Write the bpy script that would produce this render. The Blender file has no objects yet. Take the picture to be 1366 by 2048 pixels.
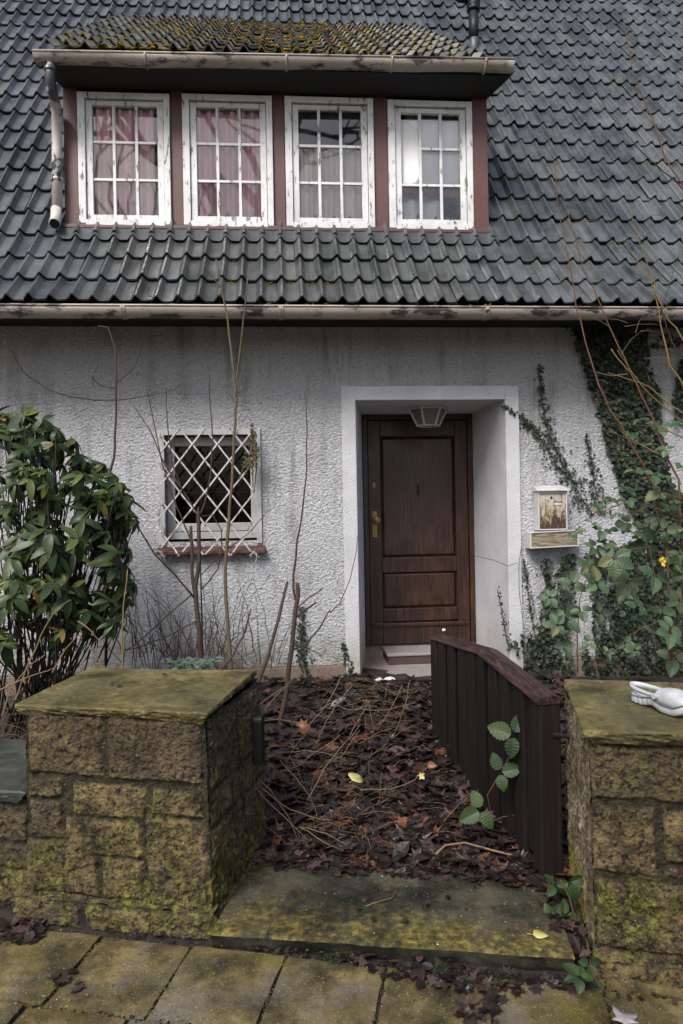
import bpy, math, random
import numpy as np
from mathutils import Vector, noise as mnoise

random.seed(7)
SC = bpy.context.scene
COL = SC.collection
rad = math.radians

# ------------------------------------------------------------------ camera, world, sun, exposure
F_PX, CAM_Z, ROLL = 1400.0, 1.70, 0.018
cd = bpy.data.cameras.new("camera")
cam = bpy.data.objects.new("camera", cd)
COL.objects.link(cam)
cam.location = (0, 0, CAM_Z)
cam.rotation_euler = (math.pi / 2, ROLL, 0)
cd.sensor_fit = 'VERTICAL'
cd.sensor_height = 36.0
cd.lens = 36.0 * F_PX / 2048.0
cd.clip_start, cd.clip_end = 0.05, 800
SC.camera = cam

SUN_EL, SUN_AZ = 47.0, 206.0        # azimuth clockwise from +Y; the sun stands behind the camera, a little to the left
w = bpy.data.worlds.new("World")
SC.world = w
w.use_nodes = True
wn = w.node_tree
bg = wn.nodes["Background"]
sky = wn.nodes.new("ShaderNodeTexSky")
sky.sky_type = 'NISHITA'
sky.sun_disc = False
sky.sun_elevation = rad(SUN_EL)
sky.sun_rotation = rad(SUN_AZ)
sky.air_density, sky.dust_density, sky.ozone_density = 0.9, 3.5, 0.8
wn.links.new(sky.outputs[0], bg.inputs[0])
bg.inputs[1].default_value = 0.086
sd = bpy.data.lights.new("sun", 'SUN')
sd.energy, sd.angle, sd.color = 2.05, rad(22), (1.0, 0.985, 0.97)
sun = bpy.data.objects.new("sun", sd)
COL.objects.link(sun)
_el, _az = rad(SUN_EL), rad(SUN_AZ)
sun.rotation_euler = Vector((math.sin(_az) * math.cos(_el), math.cos(_az) * math.cos(_el), math.sin(_el))).to_track_quat('Z', 'Y').to_euler()
SC.view_settings.view_transform = 'Standard'
SC.view_settings.look = 'None'
SC.view_settings.gamma = 1.0
SC.view_settings.exposure = 1.2
SC.cycles.max_bounces = 6
SC.cycles.transparent_max_bounces = 12
SC.cycles.use_denoising = True

# ------------------------------------------------------------------ frames and measuring
_c, _s = math.cos(ROLL), math.sin(ROLL)
RM = np.array([[_c, 0, _s], [0, 1, 0], [-_s, 0, _c]]) @ np.array([[1, 0, 0], [0, 0, -1], [0, 1, 0]])
CAM = np.array([0, 0, CAM_Z])


def ray(px, py):
    return RM @ np.array([(px - 683) / F_PX, -(py - 1024) / F_PX, -1.0])


def on_z(px, py, z):
    d = ray(px, py)
    p = CAM + d * ((z - CAM_Z) / d[2])
    return Vector(p)


def at_y(px, py, y):
    d = ray(px, py)
    return Vector(CAM + d * (y / d[1]))


class Frame:
    def __init__(self, origin, deg):
        self.o = Vector(origin)
        self.a = rad(deg)
        self.u = Vector((math.cos(self.a), math.sin(self.a), 0))
        self.w = Vector((-math.sin(self.a), math.cos(self.a), 0))

    def __call__(self, u, w, z):
        return self.o + self.u * u + self.w * w + Vector((0, 0, z))

    def inv(self, p):
        q = Vector(p) - self.o
        return q.dot(self.u), q.dot(self.w), q.z

    def px(self, x, y, w=0.0):
        d = Vector(ray(x, y))
        c = Vector(CAM)
        t = (self.o + self.w * w - c).dot(self.w) / d.dot(self.w)
        q = c + d * t - self.o
        return q.dot(self.u), q.z


H = Frame((0, 5.6, 0), 4.45)        # the house front
S = Frame((0, 2.70, 0), -11.0)      # the street front
W = Frame((0, 0, 0), 0)


def smooth(a, b, x):
    t = min(1, max(0, (x - a) / (b - a)))
    return t * t * (3 - 2 * t)


def fbm(p, sc, oct=4):
    return mnoise.fractal(Vector(p) * sc, 0.8, 2.0, oct)


# ------------------------------------------------------------------ mesh builder
class MB:
    def __init__(self, frame=W):
        self.v, self.f, self.fr = [], [], frame
        self.att = {}

    def add(self, verts, faces, frame=None):
        fr = frame or self.fr
        b = len(self.v)
        self.v += [fr(*p) for p in verts]
        self.f += [tuple(b + i for i in f) for f in faces]
        return b

    def hexa(self, p):          # p: 4 bottom corners counter-clockwise, then 4 top corners
        self.add(p, [(3, 2, 1, 0), (4, 5, 6, 7), (0, 1, 5, 4), (1, 2, 6, 5), (2, 3, 7, 6), (3, 0, 4, 7)])

    def box(self, u0, u1, w0, w1, z0, z1):
        self.hexa([(u0, w0, z0), (u1, w0, z0), (u1, w1, z0), (u0, w1, z0),
                   (u0, w0, z1), (u1, w0, z1), (u1, w1, z1), (u0, w1, z1)])

    def tube(self, pts, r, n=6, caps=True):
        pts = [Vector(p) for p in pts]
        m = len(pts)
        rr = r if isinstance(r, (list, tuple)) else [r] * m
        vs, fs = [], []
        ref = None
        for i, p in enumerate(pts):
            t = (pts[min(i + 1, m - 1)] - pts[max(i - 1, 0)])
            t = t.normalized() if t.length > 1e-9 else Vector((0, 0, 1))
            if ref is None:
                ref = t.orthogonal().normalized()
            ref = (ref - t * ref.dot(t))
            ref = ref.normalized() if ref.length > 1e-6 else t.orthogonal().normalized()
            b = t.cross(ref)
            for k in range(n):
                a = 2 * math.pi * k / n
                vs.append(p + (ref * math.cos(a) + b * math.sin(a)) * rr[i])
        for i in range(m - 1):
            for k in range(n):
                k2 = (k + 1) % n
                fs.append((i * n + k, i * n + k2, (i + 1) * n + k2, (i + 1) * n + k))
        if caps:
            fs.append(tuple(range(n - 1, -1, -1)))
            fs.append(tuple((m - 1) * n + k for k in range(n)))
        self.add([tuple(v) for v in vs], fs)

    def lathe(self, c, prof, n=16):   # prof: (radius, z) pairs, axis vertical at c
        vs, fs = [], []
        for r, z in prof:
            for k in range(n):
                a = 2 * math.pi * k / n
                vs.append((c[0] + r * math.cos(a), c[1] + r * math.sin(a), c[2] + z))
        for i in range(len(prof) - 1):
            for k in range(n):
                k2 = (k + 1) % n
                fs.append((i * n + k, i * n + k2, (i + 1) * n + k2, (i + 1) * n + k))
        fs.append(tuple(range(n - 1, -1, -1)))
        fs.append(tuple((len(prof) - 1) * n + k for k in range(n)))
        self.add(vs, fs)

    def blade(self, base, d, nrm, L, wd, droop=0.3, fold=0.25, seg=4, prof=None, jag=0.0, pleat=0.0):
        """A leaf: two rows of faces along a midrib."""
        d = Vector(d).normalized()
        side = d.cross(Vector(nrm))
        side = side.normalized() if side.length > 1e-6 else d.orthogonal().normalized()
        up = side.cross(d).normalized()
        vs, fs = [], []
        p = Vector(base)
        ang = 0
        for i in range(seg + 1):
            t = i / seg
            hw = (prof(t) if prof else math.sin(math.pi * min(1, t * 0.96 + 0.04)) ** 0.8) * wd / 2
            if jag and 0 < i < seg:
                hw *= 1 + jag * (1 if i % 2 else -1)
            a = -droop * t
            dd = d * math.cos(a) + up * math.sin(a)
            uu = up * math.cos(a) - d * math.sin(a)
            if i:
                p = p + dd * (L / seg)
            pl = uu * (pleat * hw * (1 if i % 2 else -1))
            vs += [p - side * hw + uu * hw * fold + pl, p, p + side * hw + uu * hw * fold + pl]
        for i in range(seg):
            a, b = i * 3, (i + 1) * 3
            fs += [(a, a + 1, b + 1, b), (a + 1, a + 2, b + 2, b + 1)]
        self.add([tuple(v) for v in vs], fs)

    def star(self, c, nrm, rot, size, shape, cup=0.15):
        """A lobed leaf as a fan round its centre."""
        nrm = Vector(nrm).normalized()
        a = nrm.orthogonal().normalized()
        b = nrm.cross(a)
        vs = [Vector(c)]
        ph, k1, k2 = random.random() * 6.28, random.uniform(-.3, 1), random.uniform(-1, 1)
        for ang, r in shape:
            t = ang + rot
            cv = r * r * (k1 + k2 * math.cos(2 * (ang - ph)))
            vs.append(Vector(c) + (a * math.cos(t) + b * math.sin(t)) * r * size + nrm * size * cup * cv)
        n = len(shape)
        self.add([tuple(v) for v in vs], [(0, 1 + i, 1 + (i + 1) % n) for i in range(n)])

    def grid(self, P, nu, nv, flip=False):
        vs = [P(i, j) for j in range(nv + 1) for i in range(nu + 1)]
        fs = []
        for j in range(nv):
            for i in range(nu):
                a = j * (nu + 1) + i
                q = (a, a + 1, a + nu + 2, a + nu + 1)
                fs.append(q[::-1] if flip else q)
        return self.add(vs, fs)

    def build(self, name, mat, parent=None, sm=False, bevel=0, loc=None, rot=0.0):
        """One mesh object. Vertices are in world space here and stored in the frame of the top-level thing."""
        if parent is not None:
            r = parent
            while r.parent:
                r = r.parent
            o, a = r.location.copy(), r.rotation_euler.z
        else:
            if loc is None:
                arr = np.array([tuple(v) for v in self.v])
                loc = (arr[:, 0].mean(), arr[:, 1].mean(), arr[:, 2].min())
            o, a = Vector(loc), rot
        ca, sa = math.cos(-a), math.sin(-a)
        vv = []
        for v in self.v:
            q = v - o
            vv.append((q.x * ca - q.y * sa, q.x * sa + q.y * ca, q.z))
        me = bpy.data.meshes.new(name)
        me.from_pydata(vv, [], self.f)
        me.materials.append(mat)
        if sm:
            me.polygons.foreach_set("use_smooth", [True] * len(me.polygons))
        for k, vals in self.att.items():
            at = me.attributes.new(k, 'FLOAT', 'POINT')
            at.data.foreach_set("value", vals)
        ob = bpy.data.objects.new(name, me)
        COL.objects.link(ob)
        if parent is not None:
            ob.parent = parent
        else:
            ob.location = o
            ob.rotation_euler.z = a
        if bevel:
            b = ob.modifiers.new("edge", 'BEVEL')
            b.width, b.segments, b.limit_method = bevel, 2, 'ANGLE'
        return ob


def tag(o, label=None, cat=None, group=None, kind=None):
    for k, v in (("label", label), ("category", cat), ("group", group), ("kind", kind)):
        if v:
            o[k] = v
    return o


def thing(name, loc, label, cat, group=None, deg=0.0):
    o = bpy.data.objects.new(name, None)
    o.empty_display_size = 0.1
    COL.objects.link(o)
    o.location = loc
    o.rotation_euler.z = rad(deg)
    return tag(o, label, cat, group)


# ------------------------------------------------------------------ materials
class NT:
    def __init__(self, name):
        self.m = bpy.data.materials.new(name)
        self.m.use_nodes = True
        self.t = self.m.node_tree
        self.b = self.t.nodes["Principled BSDF"]
        self._co = None

    @property
    def co(self):
        if self._co is None:
            self._co = self.n("ShaderNodeTexCoord").outputs["Object"]
        return self._co

    def n(self, typ, attrs=None, **ins):
        nd = self.t.nodes.new(typ)
        for k, v in (attrs or {}).items():
            setattr(nd, k, v)
        for k, v in ins.items():
            self.put(nd.inputs[int(k[1:])] if k[0] == 'i' and k[1:].isdigit() else nd.inputs[k.replace('_', ' ')], v)
        return nd

    def put(self, sock, v):
        if isinstance(v, bpy.types.NodeSocket):
            self.t.links.new(v, sock)
        elif isinstance(v, (tuple, list)) and len(v) == 3 and sock.type == 'RGBA':
            sock.default_value = (*v, 1)
        else:
            sock.default_value = v

    def scaled(self, s):
        return self.n("ShaderNodeMapping", Vector=self.co, Scale=s).outputs[0]

    def noise(self, scale, detail=4, rough=0.6, co=None, dist=0.0):
        return self.n("ShaderNodeTexNoise", Vector=co or self.co, Scale=scale, Detail=detail, Roughness=rough, Distortion=dist).outputs[0]

    def voro(self, scale, co=None, feat='F1', out=0):
        return self.n("ShaderNodeTexVoronoi", {"feature": feat}, Vector=co or self.co, Scale=scale).outputs[out]

    def ramp(self, fac, stops, interp='LINEAR'):
        r = self.n("ShaderNodeValToRGB", Fac=fac)
        e = r.color_ramp
        e.interpolation = interp
        while len(e.elements) < len(stops):
            e.elements.new(0.5)
        for el, (p, c) in zip(e.elements, stops):
            el.position = p
            el.color = (*c, 1) if isinstance(c, (tuple, list)) else (c, c, c, 1)
        return r.outputs[0]

    def mix(self, fac, a, b, mode='MIX'):
        nd = self.n("ShaderNodeMix", {"data_type": 'RGBA', "blend_type": mode})
        self.put(nd.inputs[0], fac)
        self.put(nd.inputs[6], a)
        self.put(nd.inputs[7], b)
        return nd.outputs[2]

    def math(self, op, a, b=0.5, clamp=False):
        return self.n("ShaderNodeMath", {"operation": op, "use_clamp": clamp}, i0=a, i1=b).outputs[0]

    def attr(self, name):
        return self.n("ShaderNodeAttribute", {"attribute_name": name}).outputs[2]

    def island(self):
        return self.n("ShaderNodeNewGeometry").outputs["Random Per Island"]

    def sep(self, co=None):
        return self.n("ShaderNodeSeparateXYZ", Vector=co or self.co).outputs

    def bump(self, h, strength=0.5, dist=0.01, nrm=None):
        nd = self.n("ShaderNodeBump", Height=h, Strength=strength, Distance=dist)
        if nrm is not None:
            self.put(nd.inputs["Normal"], nrm)
        return nd.outputs[0]

    def done(self, color=None, rough=None, nrm=None, spec=None, **kw):
        for k, v in (("Base Color", color), ("Roughness", rough), ("Normal", nrm), ("Specular IOR Level", spec)):
            if v is not None:
                self.put(self.b.inputs[k], v)
        for k, v in kw.items():
            self.put(self.b.inputs[k.replace('_', ' ')], v)
        return self.m


MAT = {}


def mats():
    # concrete roof tiles, weathered slate grey
    t = NT("roof tile")
    isl = t.island()
    base = t.ramp(isl, [(0, (.014, .017, .017)), (.30, (.024, .028, .029)), (.62, (.036, .041, .042)), (.85, (.052, .057, .057)), (1, (.072, .076, .073))])
    base = t.mix(t.ramp(t.noise(3, 5, .7), [(.42, 0), (.72, .7)]), base, (.12, .128, .13))
    base = t.mix(t.ramp(t.noise(38, 3, .6), [(.60, 0), (.68, .7)]), base, (.018, .021, .023))
    base = t.mix(t.ramp(t.noise(75, 2, .5), [(.70, 0), (.74, .8)]), base, (.30, .31, .30))
    base = t.mix(t.ramp(t.noise(2.2, 6, .75), [(.60, 0), (.72, .55)]), base, (.075, .075, .030))
    base = t.mix(t.ramp(t.noise(5, 5, .7, t.scaled((3.5, .25, .25))), [(.50, 0), (.70, .6)]), base, (.020, .022, .022))
    base = t.mix(t.ramp(t.voro(42, None), [(.10, .75), (.16, 0)]), base, (.24, .25, .22)) if False else base
    MAT['tile'] = t.done(base, t.ramp(t.noise(9, 4), [(.3, .27), (.7, .44)]), t.bump(t.noise(60, 5, .7), .25, .005), .9)

    t = NT("mossy roof tile")
    isl = t.island()
    base = t.ramp(isl, [(0, (.07, .072, .07)), (.6, (.14, .142, .138)), (1, (.22, .22, .21))])
    mm = t.noise(7, 6, .75)
    base = t.mix(t.ramp(mm, [(.50, 0), (.60, .85)]), base, t.ramp(t.noise(14, 4), [(.3, (.09, .10, .012)), (.55, (.22, .19, .03)), (.7, (.30, .16, .04))]))
    base = t.mix(t.ramp(t.noise(50, 3), [(.58, 0), (.66, .85)]), base, (.012, .013, .012))
    MAT['dtile'] = t.done(base, .6, t.bump(t.noise(70, 5, .7), .6, .008))

    t = NT("moss")
    base = t.ramp(t.island(), [(0, (.045, .050, .008)), (.3, (.15, .13, .012)), (.6, (.30, .23, .025)), (.82, (.36, .16, .025)), (1, (.16, .06, .02))])
    MAT['moss'] = t.done(base, .95, t.bump(t.noise(160, 4, .8), .9, .01), .1)

    # roughcast
    t = NT("roughcast")
    c = t.n("ShaderNodeMapping", Vector=t.co, Scale=(1, 1, 1.25)).outputs[0]
    n1 = t.noise(44, 4, .62, c, .5)
    n2 = t.noise(150, 2, .5, c)
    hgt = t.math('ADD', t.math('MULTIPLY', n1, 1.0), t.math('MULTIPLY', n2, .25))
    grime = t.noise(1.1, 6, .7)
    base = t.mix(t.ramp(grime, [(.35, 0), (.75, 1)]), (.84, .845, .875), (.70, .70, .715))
    base = t.mix(t.ramp(hgt, [(.46, .50), (.60, 0)]), base, (.24, .235, .235))  # grime in the pits, its colour also imitating shade in the relief
    z = t.sep()[2]
    lowg = t.math('MULTIPLY', t.ramp(z, [(.05, 1), (.42, 0)]), t.ramp(t.noise(3.0, 5, .7), [(.38, 0), (.55, 1)]))
    base = t.mix(lowg, base, (.24, .205, .075))
    z = t.sep()[2]
    runs = t.math('MULTIPLY', t.ramp(t.noise(7, 5, .7, t.scaled((1, 1, .10))), [(.47, 0), (.66, 1)]), t.ramp(t.noise(1.3, 4, .6), [(.40, 0), (.60, .9)]))
    base = t.mix(runs, base, (.33, .31, .295))
    base = t.mix(t.ramp(t.noise(2.6, 6, .75), [(.58, 0), (.74, .5)]), base, (.36, .345, .33))
    MAT['stucco'] = t.done(base, .93, t.bump(hgt, 1.0, .115), .15)

    t = NT("smooth render")
    base = t.mix(t.ramp(t.noise(2.2, 6, .7), [(.4, 0), (.75, 1)]), (.50, .505, .525), (.37, .37, .38))
    base = t.mix(t.ramp(t.noise(55, 3), [(.27, .7), (.38, 0)]), base, (.18, .17, .165))
    z = t.sep()[2]
    base = t.mix(t.math('MULTIPLY', t.ramp(z, [(.02, .9), (.40, 0)]), t.ramp(t.noise(4, 5, .7), [(.35, .2), (.6, 1)])), base, (.25, .22, .12))
    MAT['render'] = t.done(base, .9, t.bump(t.noise(95, 3, .6), .55, .012), .2)

    t = NT("plinth render")
    base = t.mix(t.noise(6, 5, .7), (.09, .065, .05), (.25, .19, .145))
    MAT['plinth'] = t.done(base, .9, t.bump(t.noise(40, 5, .7), .7, .015))

    def peel(name, paint, under, sc, lo, hi, rough=.55, stretch=(1, 1, .35), streak=None):
        t = NT(name)
        c = t.scaled(stretch)
        nz = t.noise(sc, 7, .72, c)
        msk = t.ramp(nz, [(lo, 0), (hi, 1)])
        pc = t.mix(t.ramp(t.noise(3, 6, .7), [(.4, 0), (.7, 1)]), paint, tuple(x * .72 for x in paint))
        ccr = t.voro(55, c, 'DISTANCE_TO_EDGE')
        pc = t.mix(t.ramp(ccr, [(.0, .35), (.035, 0)]), pc, tuple(x * .35 for x in paint))
        uc = t.mix(t.noise(30, 4, .7), under, tuple(x * 2.4 for x in under))
        return t.done(t.mix(msk, pc, uc), rough, t.bump(t.math('SUBTRACT', 1.0, msk), .6, .004, t.bump(ccr, .15, .002)))
    MAT['white'] = peel("flaking white paint", (.62, .62, .62), (.07, .06, .05), 24, .575, .625, .55, (1, 1, .28))
    MAT['oldwhite'] = peel("dirty white paint", (.40, .395, .39), (.10, .085, .07), 9, .58, .62)
    MAT['red'] = peel("oxblood paint", (.092, .036, .030), (.30, .22, .18), 5, .68, .70, .5)
    MAT['gutter'] = peel("weathered gutter zinc", (.34, .295, .25), (.030, .022, .018), 7.5, .52, .585, .42, (.45, 1, 1))
    MAT['pipe'] = peel("flaking downpipe", (.46, .43, .39), (.022, .025, .028), 6, .50, .53, .45, (1, 1, .7))
    MAT['mailwhite'] = peel("white mailbox enamel", (.50, .50, .48), (.20, .165, .11), 9, .56, .68, .45)

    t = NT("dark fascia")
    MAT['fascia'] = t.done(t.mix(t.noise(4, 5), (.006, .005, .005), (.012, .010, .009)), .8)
    t = NT("lead flashing")
    MAT['lead'] = t.done(t.mix(t.noise(8, 5), (.022, .027, .031), (.045, .052, .058)), .5, t.bump(t.noise(10, 3), .5, .01))
    t = NT("black plastic")
    MAT['black'] = t.done((.010, .011, .012), .5, None, .25)

    t = NT("glass")
    nt = t.t
    fr = t.n("ShaderNodeFresnel", IOR=1.55).outputs[0]
    gl = t.n("ShaderNodeBsdfGlossy", Color=(1, 1, 1), Roughness=.02).outputs[0]
    tr = t.n("ShaderNodeBsdfTransparent", Color=(.96, .97, .97)).outputs[0]
    ms = t.n("ShaderNodeMixShader", Fac=t.math('MULTIPLY', fr, 1.6, True))
    nt.links.new(tr, ms.inputs[1])
    nt.links.new(gl, ms.inputs[2])
    df = t.n("ShaderNodeBsdfDiffuse", Color=(.5, .5, .48)).outputs[0]
    ms2 = t.n("ShaderNodeMixShader", Fac=t.ramp(t.noise(9, 6, .7), [(.45, .015), (.8, .10)]))
    nt.links.new(ms.outputs[0], ms2.inputs[1])
    nt.links.new(df, ms2.inputs[2])
    nt.links.new(ms2.outputs[0], nt.nodes["Material Output"].inputs[0])
    nt.nodes.remove(t.b)
    MAT['glass'] = t.m

    t = NT("dark window glass")
    fr = t.n("ShaderNodeFresnel", IOR=1.5).outputs[0]
    ms = t.n("ShaderNodeMixShader", Fac=t.math('MULTIPLY', fr, .25))
    t.t.links.new(t.n("ShaderNodeBsdfTransparent", Color=(.6, .62, .62)).outputs[0], ms.inputs[1])
    t.t.links.new(t.n("ShaderNodeBsdfGlossy", Color=(1, 1, 1), Roughness=.05).outputs[0], ms.inputs[2])
    t.t.links.new(ms.outputs[0], t.t.nodes["Material Output"].inputs[0])
    t.t.nodes.remove(t.b)
    MAT['darkglass'] = t.m

    def cloth(name, a, b):
        t = NT(name)
        return t.done(t.mix(t.ramp(t.noise(3, 3, .5, t.scaled((3, 3, .4))), [(.35, 0), (.65, 1)]), a, b), .9, t.bump(t.noise(200, 2), .2, .002), .1)
    MAT['pink'] = cloth("pink curtain", (.62, .37, .41), (.80, .59, .62))
    MAT['grey'] = cloth("grey net curtain", (.62, .57, .52), (.82, .78, .73))
    MAT['blind'] = cloth("white blind", (.80, .80, .80), (.88, .88, .88))
    MAT['lace'] = cloth("brown lace", (.13, .045, .008), (.22, .095, .02))

    t = NT("door wood")
    g = t.noise(9, 6, .65, t.scaled((7, 7, .45)), .6)
    base = t.ramp(g, [(.34, (.007, .0026, .0018)), (.5, (.022, .0075, .0040)), (.66, (.060, .021, .009))])
    base = t.mix(t.ramp(t.noise(2.5, 4), [(.45, 0), (.75, .6)]), base, (.065, .027, .012))
    MAT['door'] = t.done(base, t.ramp(t.noise(5, 4), [(.3, .32), (.7, .55)]), t.bump(g, .3, .004), .5)
    t = NT("brass")
    MAT['brass'] = t.done(t.mix(t.noise(20, 4), (.20, .125, .04), (.36, .24, .09)), .5, Metallic=.85)

    t = NT("gate wood")
    g = t.noise(8, 6, .65, t.scaled((6, 6, .4)), .5)
    base = t.ramp(g, [(.32, (.002, .0015, .0015)), (.52, (.0045, .003, .0028)), (.70, (.018, .0095, .007))])
    base = t.mix(t.math('MULTIPLY', t.n("ShaderNodeObjectInfo").outputs["Random"], .6), base, t.mix(g, (.003, .0025, .0025), (.024, .016, .013)))
    MAT['gate'] = t.done(base, .68, t.bump(g, .5, .006), .25)
    t = NT("gate rail wood")
    g = t.noise(7, 6, .7, t.scaled((.9, 9, 9)), .5)
    MAT['rail'] = t.done(t.ramp(g, [(.34, (.010, .006, .005)), (.5, (.028, .014, .011)), (.68, (.070, .038, .031))]), t.ramp(g, [(.3, .3), (.7, .6)]), t.bump(g, .3, .004), .5)

    # sandstone of the pillars
    t = NT("mossy sandstone")
    st, jt, ms = t.attr("stone"), t.attr("joint"), t.attr("moss")
    base = t.ramp(t.noise(7, 7, .72), [(.36, (.014, .010, .006)), (.46, (.075, .053, .027)), (.55, (.195, .138, .062)), (.70, (.38, .285, .14))])
    base = t.mix(t.ramp(t.noise(52, 4, .7), [(.52, 0), (.68, .6)]), base, (.34, .25, .11))
    base = t.mix(t.math('MULTIPLY', t.ramp(st, [(.45, 0), (.55, 1)]), .62), base, t.mix(t.noise(15, 4), (.040, .027, .018), (.135, .092, .062)))
    base = t.mix(t.math('MULTIPLY', jt, 1.0), base, t.mix(t.noise(18, 5), (.010, .008, .005), (.058, .045, .028)))
    mk = t.math('MULTIPLY', t.ramp(t.noise(5.5, 7, .78), [(.445, 0), (.56, 1)]), ms, True)
    base = t.mix(mk, base, t.ramp(t.noise(22, 5, .7), [(.36, (.014, .016, .003)), (.48, (.085, .084, .012)), (.60, (.27, .25, .050))]))
    base = t.mix(t.ramp(t.noise(42, 5, .7), [(.38, .95), (.48, 0)]), base, (.008, .007, .004))
    base = t.mix(t.ramp(t.noise(95, 2, .5), [(.69, 0), (.75, .7)]), base, (.44, .40, .31))
    MAT['stone'] = t.done(base, t.ramp(t.noise(12, 4), [(.3, .5), (.7, .9)]), t.bump(t.math('ADD', t.noise(48, 7, .8), t.math('MULTIPLY', t.voro(70), .5)), 1.0, .030), .35)

    t = NT("dressed sandstone side")
    st, jt, ms = t.attr("stone"), t.attr("joint"), t.attr("moss")
    base = t.ramp(t.noise(9, 6, .7, t.scaled((2, 2, .5))), [(.36, (.045, .034, .020)), (.5, (.115, .088, .055)), (.66, (.24, .20, .145))])
    base = t.mix(t.math('MULTIPLY', t.ramp(t.noise(6, 5, .7), [(.40, 0), (.55, 1)]), ms, True), base, (.15, .12, .018))
    MAT['dressed'] = t.done(base, .7, t.bump(t.noise(40, 6, .75, t.scaled((1, 1, .5))), .8, .010), .3)

    t = NT("mossy coping stone")
    base = t.ramp(t.noise(4.5, 7, .7), [(.36, (.034, .029, .008)), (.48, (.13, .102, .028)), (.62, (.26, .205, .075))])
    base = t.mix(t.ramp(t.noise(2.3, 5, .65), [(.48, 0), (.68, .85)]), base, (.034, .040, .026))
    base = t.mix(t.ramp(t.noise(70, 3), [(.66, 0), (.74, .6)]), base, (.40, .36, .25))
    base = t.mix(t.ramp(t.noise(26, 6, .75, t.scaled((1, 2.2, 1))), [(.36, .85), (.50, 0)]), base, (.030, .028, .011))
    side = t.n("ShaderNodeNewGeometry").outputs["Normal"]
    MAT['cap'] = t.done(base, t.ramp(t.noise(5, 4), [(.35, .42), (.65, .75)]), t.bump(t.noise(48, 8, .8), .8, .016), .45)

    t = NT("grey coping stone")
    base = t.ramp(t.noise(5, 7, .7), [(.35, (.018, .020, .017)), (.52, (.045, .048, .040)), (.7, (.11, .11, .095))])
    MAT['capgrey'] = t.done(base, .5, t.bump(t.noise(60, 6, .75), .5, .008), .45)

    t = NT("threshold stone")
    base = t.ramp(t.noise(4, 7, .7), [(.36, (.006, .008, .006)), (.5, (.018, .020, .015)), (.66, (.070, .064, .046))])
    fr = t.attr("moss")
    mk = t.math('MULTIPLY', t.ramp(t.noise(5, 6, .7), [(.36, 0), (.62, .85)]), fr, True)
    base = t.mix(mk, base, t.ramp(t.noise(30, 5, .7), [(.36, (.026, .022, .004)), (.5, (.110, .085, .012)), (.64, (.29, .225, .055))]))
    base = t.mix(t.ramp(t.noise(80, 2), [(.70, 0), (.75, .7)]), base, (.40, .38, .30))
    MAT['slab'] = t.done(base, t.ramp(t.noise(4, 4), [(.35, .45), (.65, .8)]), t.bump(t.noise(60, 7, .8), .7, .012), .35)

    t = NT("paving")
    isl = t.island()
    base = t.ramp(t.noise(5, 7, .7), [(.36, (.022, .017, .006)), (.48, (.075, .057, .020)), (.62, (.165, .126, .050))])
    base = t.mix(t.ramp(t.noise(2.6, 5, .6), [(.48, 0), (.64, .7)]), base, t.mix(t.noise(25, 4), (.065, .055, .045), (.20, .175, .15)))
    base = t.mix(t.ramp(t.noise(3.4, 5, .6, t.scaled((1.3, 1, 1))), [(.52, 0), (.66, .7)]), base, (.100, .085, .014))
    base = t.mix(t.ramp(t.noise(150, 2), [(.66, 0), (.71, .75)]), base, (.46, .42, .30))
    base = t.mix(t.ramp(t.noise(70, 3), [(.32, .7), (.40, 0)]), base, (.03, .026, .014))
    MAT['paving'] = t.done(base, t.ramp(t.noise(4, 5), [(.35, .45), (.65, .8)]), t.bump(t.noise(110, 5, .75), .7, .006), .4)

    t = NT("soil")
    MAT['soil'] = t.done(t.ramp(t.noise(14, 6, .7), [(.3, (.008, .006, .005)), (.7, (.035, .024, .018))]), .85, t.bump(t.noise(50, 5, .7), .8, .02))
    t = NT("street ground")
    MAT['ground'] = t.done(t.mix(t.noise(3, 5), (.05, .045, .035), (.09, .08, .06)), .9)

    t = NT("dead leaves")
    base = t.ramp(t.island(), [(0, (.006, .0045, .004)), (.32, (.014, .0095, .0078)), (.56, (.027, .0165, .0125)), (.74, (.042, .022, .018)), (.86, (.066, .033, .024)), (.94, (.060, .045, .041)), (.975, (.13, .048, .020)), (1, (.10, .075, .06))], 'CONSTANT')
    base = t.mix(t.ramp(t.noise(40, 4), [(.4, 0), (.7, .6)]), base, (.02, .013, .011))
    MAT['litter'] = t.done(base, t.ramp(t.noise(23, 2), [(.4, .3), (.6, .6)]), t.bump(t.noise(60, 3), .4, .005), .45)
    t = NT("yellow leaf")
    MAT['yleaf'] = t.done(t.mix(t.noise(30, 4), (.38, .34, .09), (.50, .46, .19)), .5)
    t = NT("grey leaf")
    MAT['gleaf'] = t.done(t.mix(t.noise(40, 4), (.17, .145, .15), (.28, .25, .26)), .55)
    t = NT("orange leaf")
    MAT['oleaf'] = t.done(t.mix(t.noise(40, 4), (.10, .036, .018), (.20, .075, .035)), .5)

    def leafmat(name, stops, rough, spec=.5, vein=0.0):
        t = NT(name)
        base = t.ramp(t.island(), stops)
        base = t.mix(t.ramp(t.noise(18, 4), [(.35, 0), (.75, .45)]), base, tuple(x * 1.7 for x in stops[len(stops) // 2][1]))
        h = t.noise(35, 3)
        return t.done(base, rough, t.bump(h, .25, .004), spec)
    MAT['rhodo'] = leafmat("rhododendron leaf", [(0, (.008, .018, .006)), (.5, (.016, .033, .009)), (.82, (.036, .058, .014)), (.94, (.10, .11, .020)), (1, (.15, .085, .025))], .45, .3)
    MAT['ivy'] = leafmat("ivy leaf", [(0, (.005, .009, .005)), (.6, (.011, .020, .010)), (.92, (.022, .038, .017)), (1, (.05, .035, .015))], .5, .3)
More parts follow.
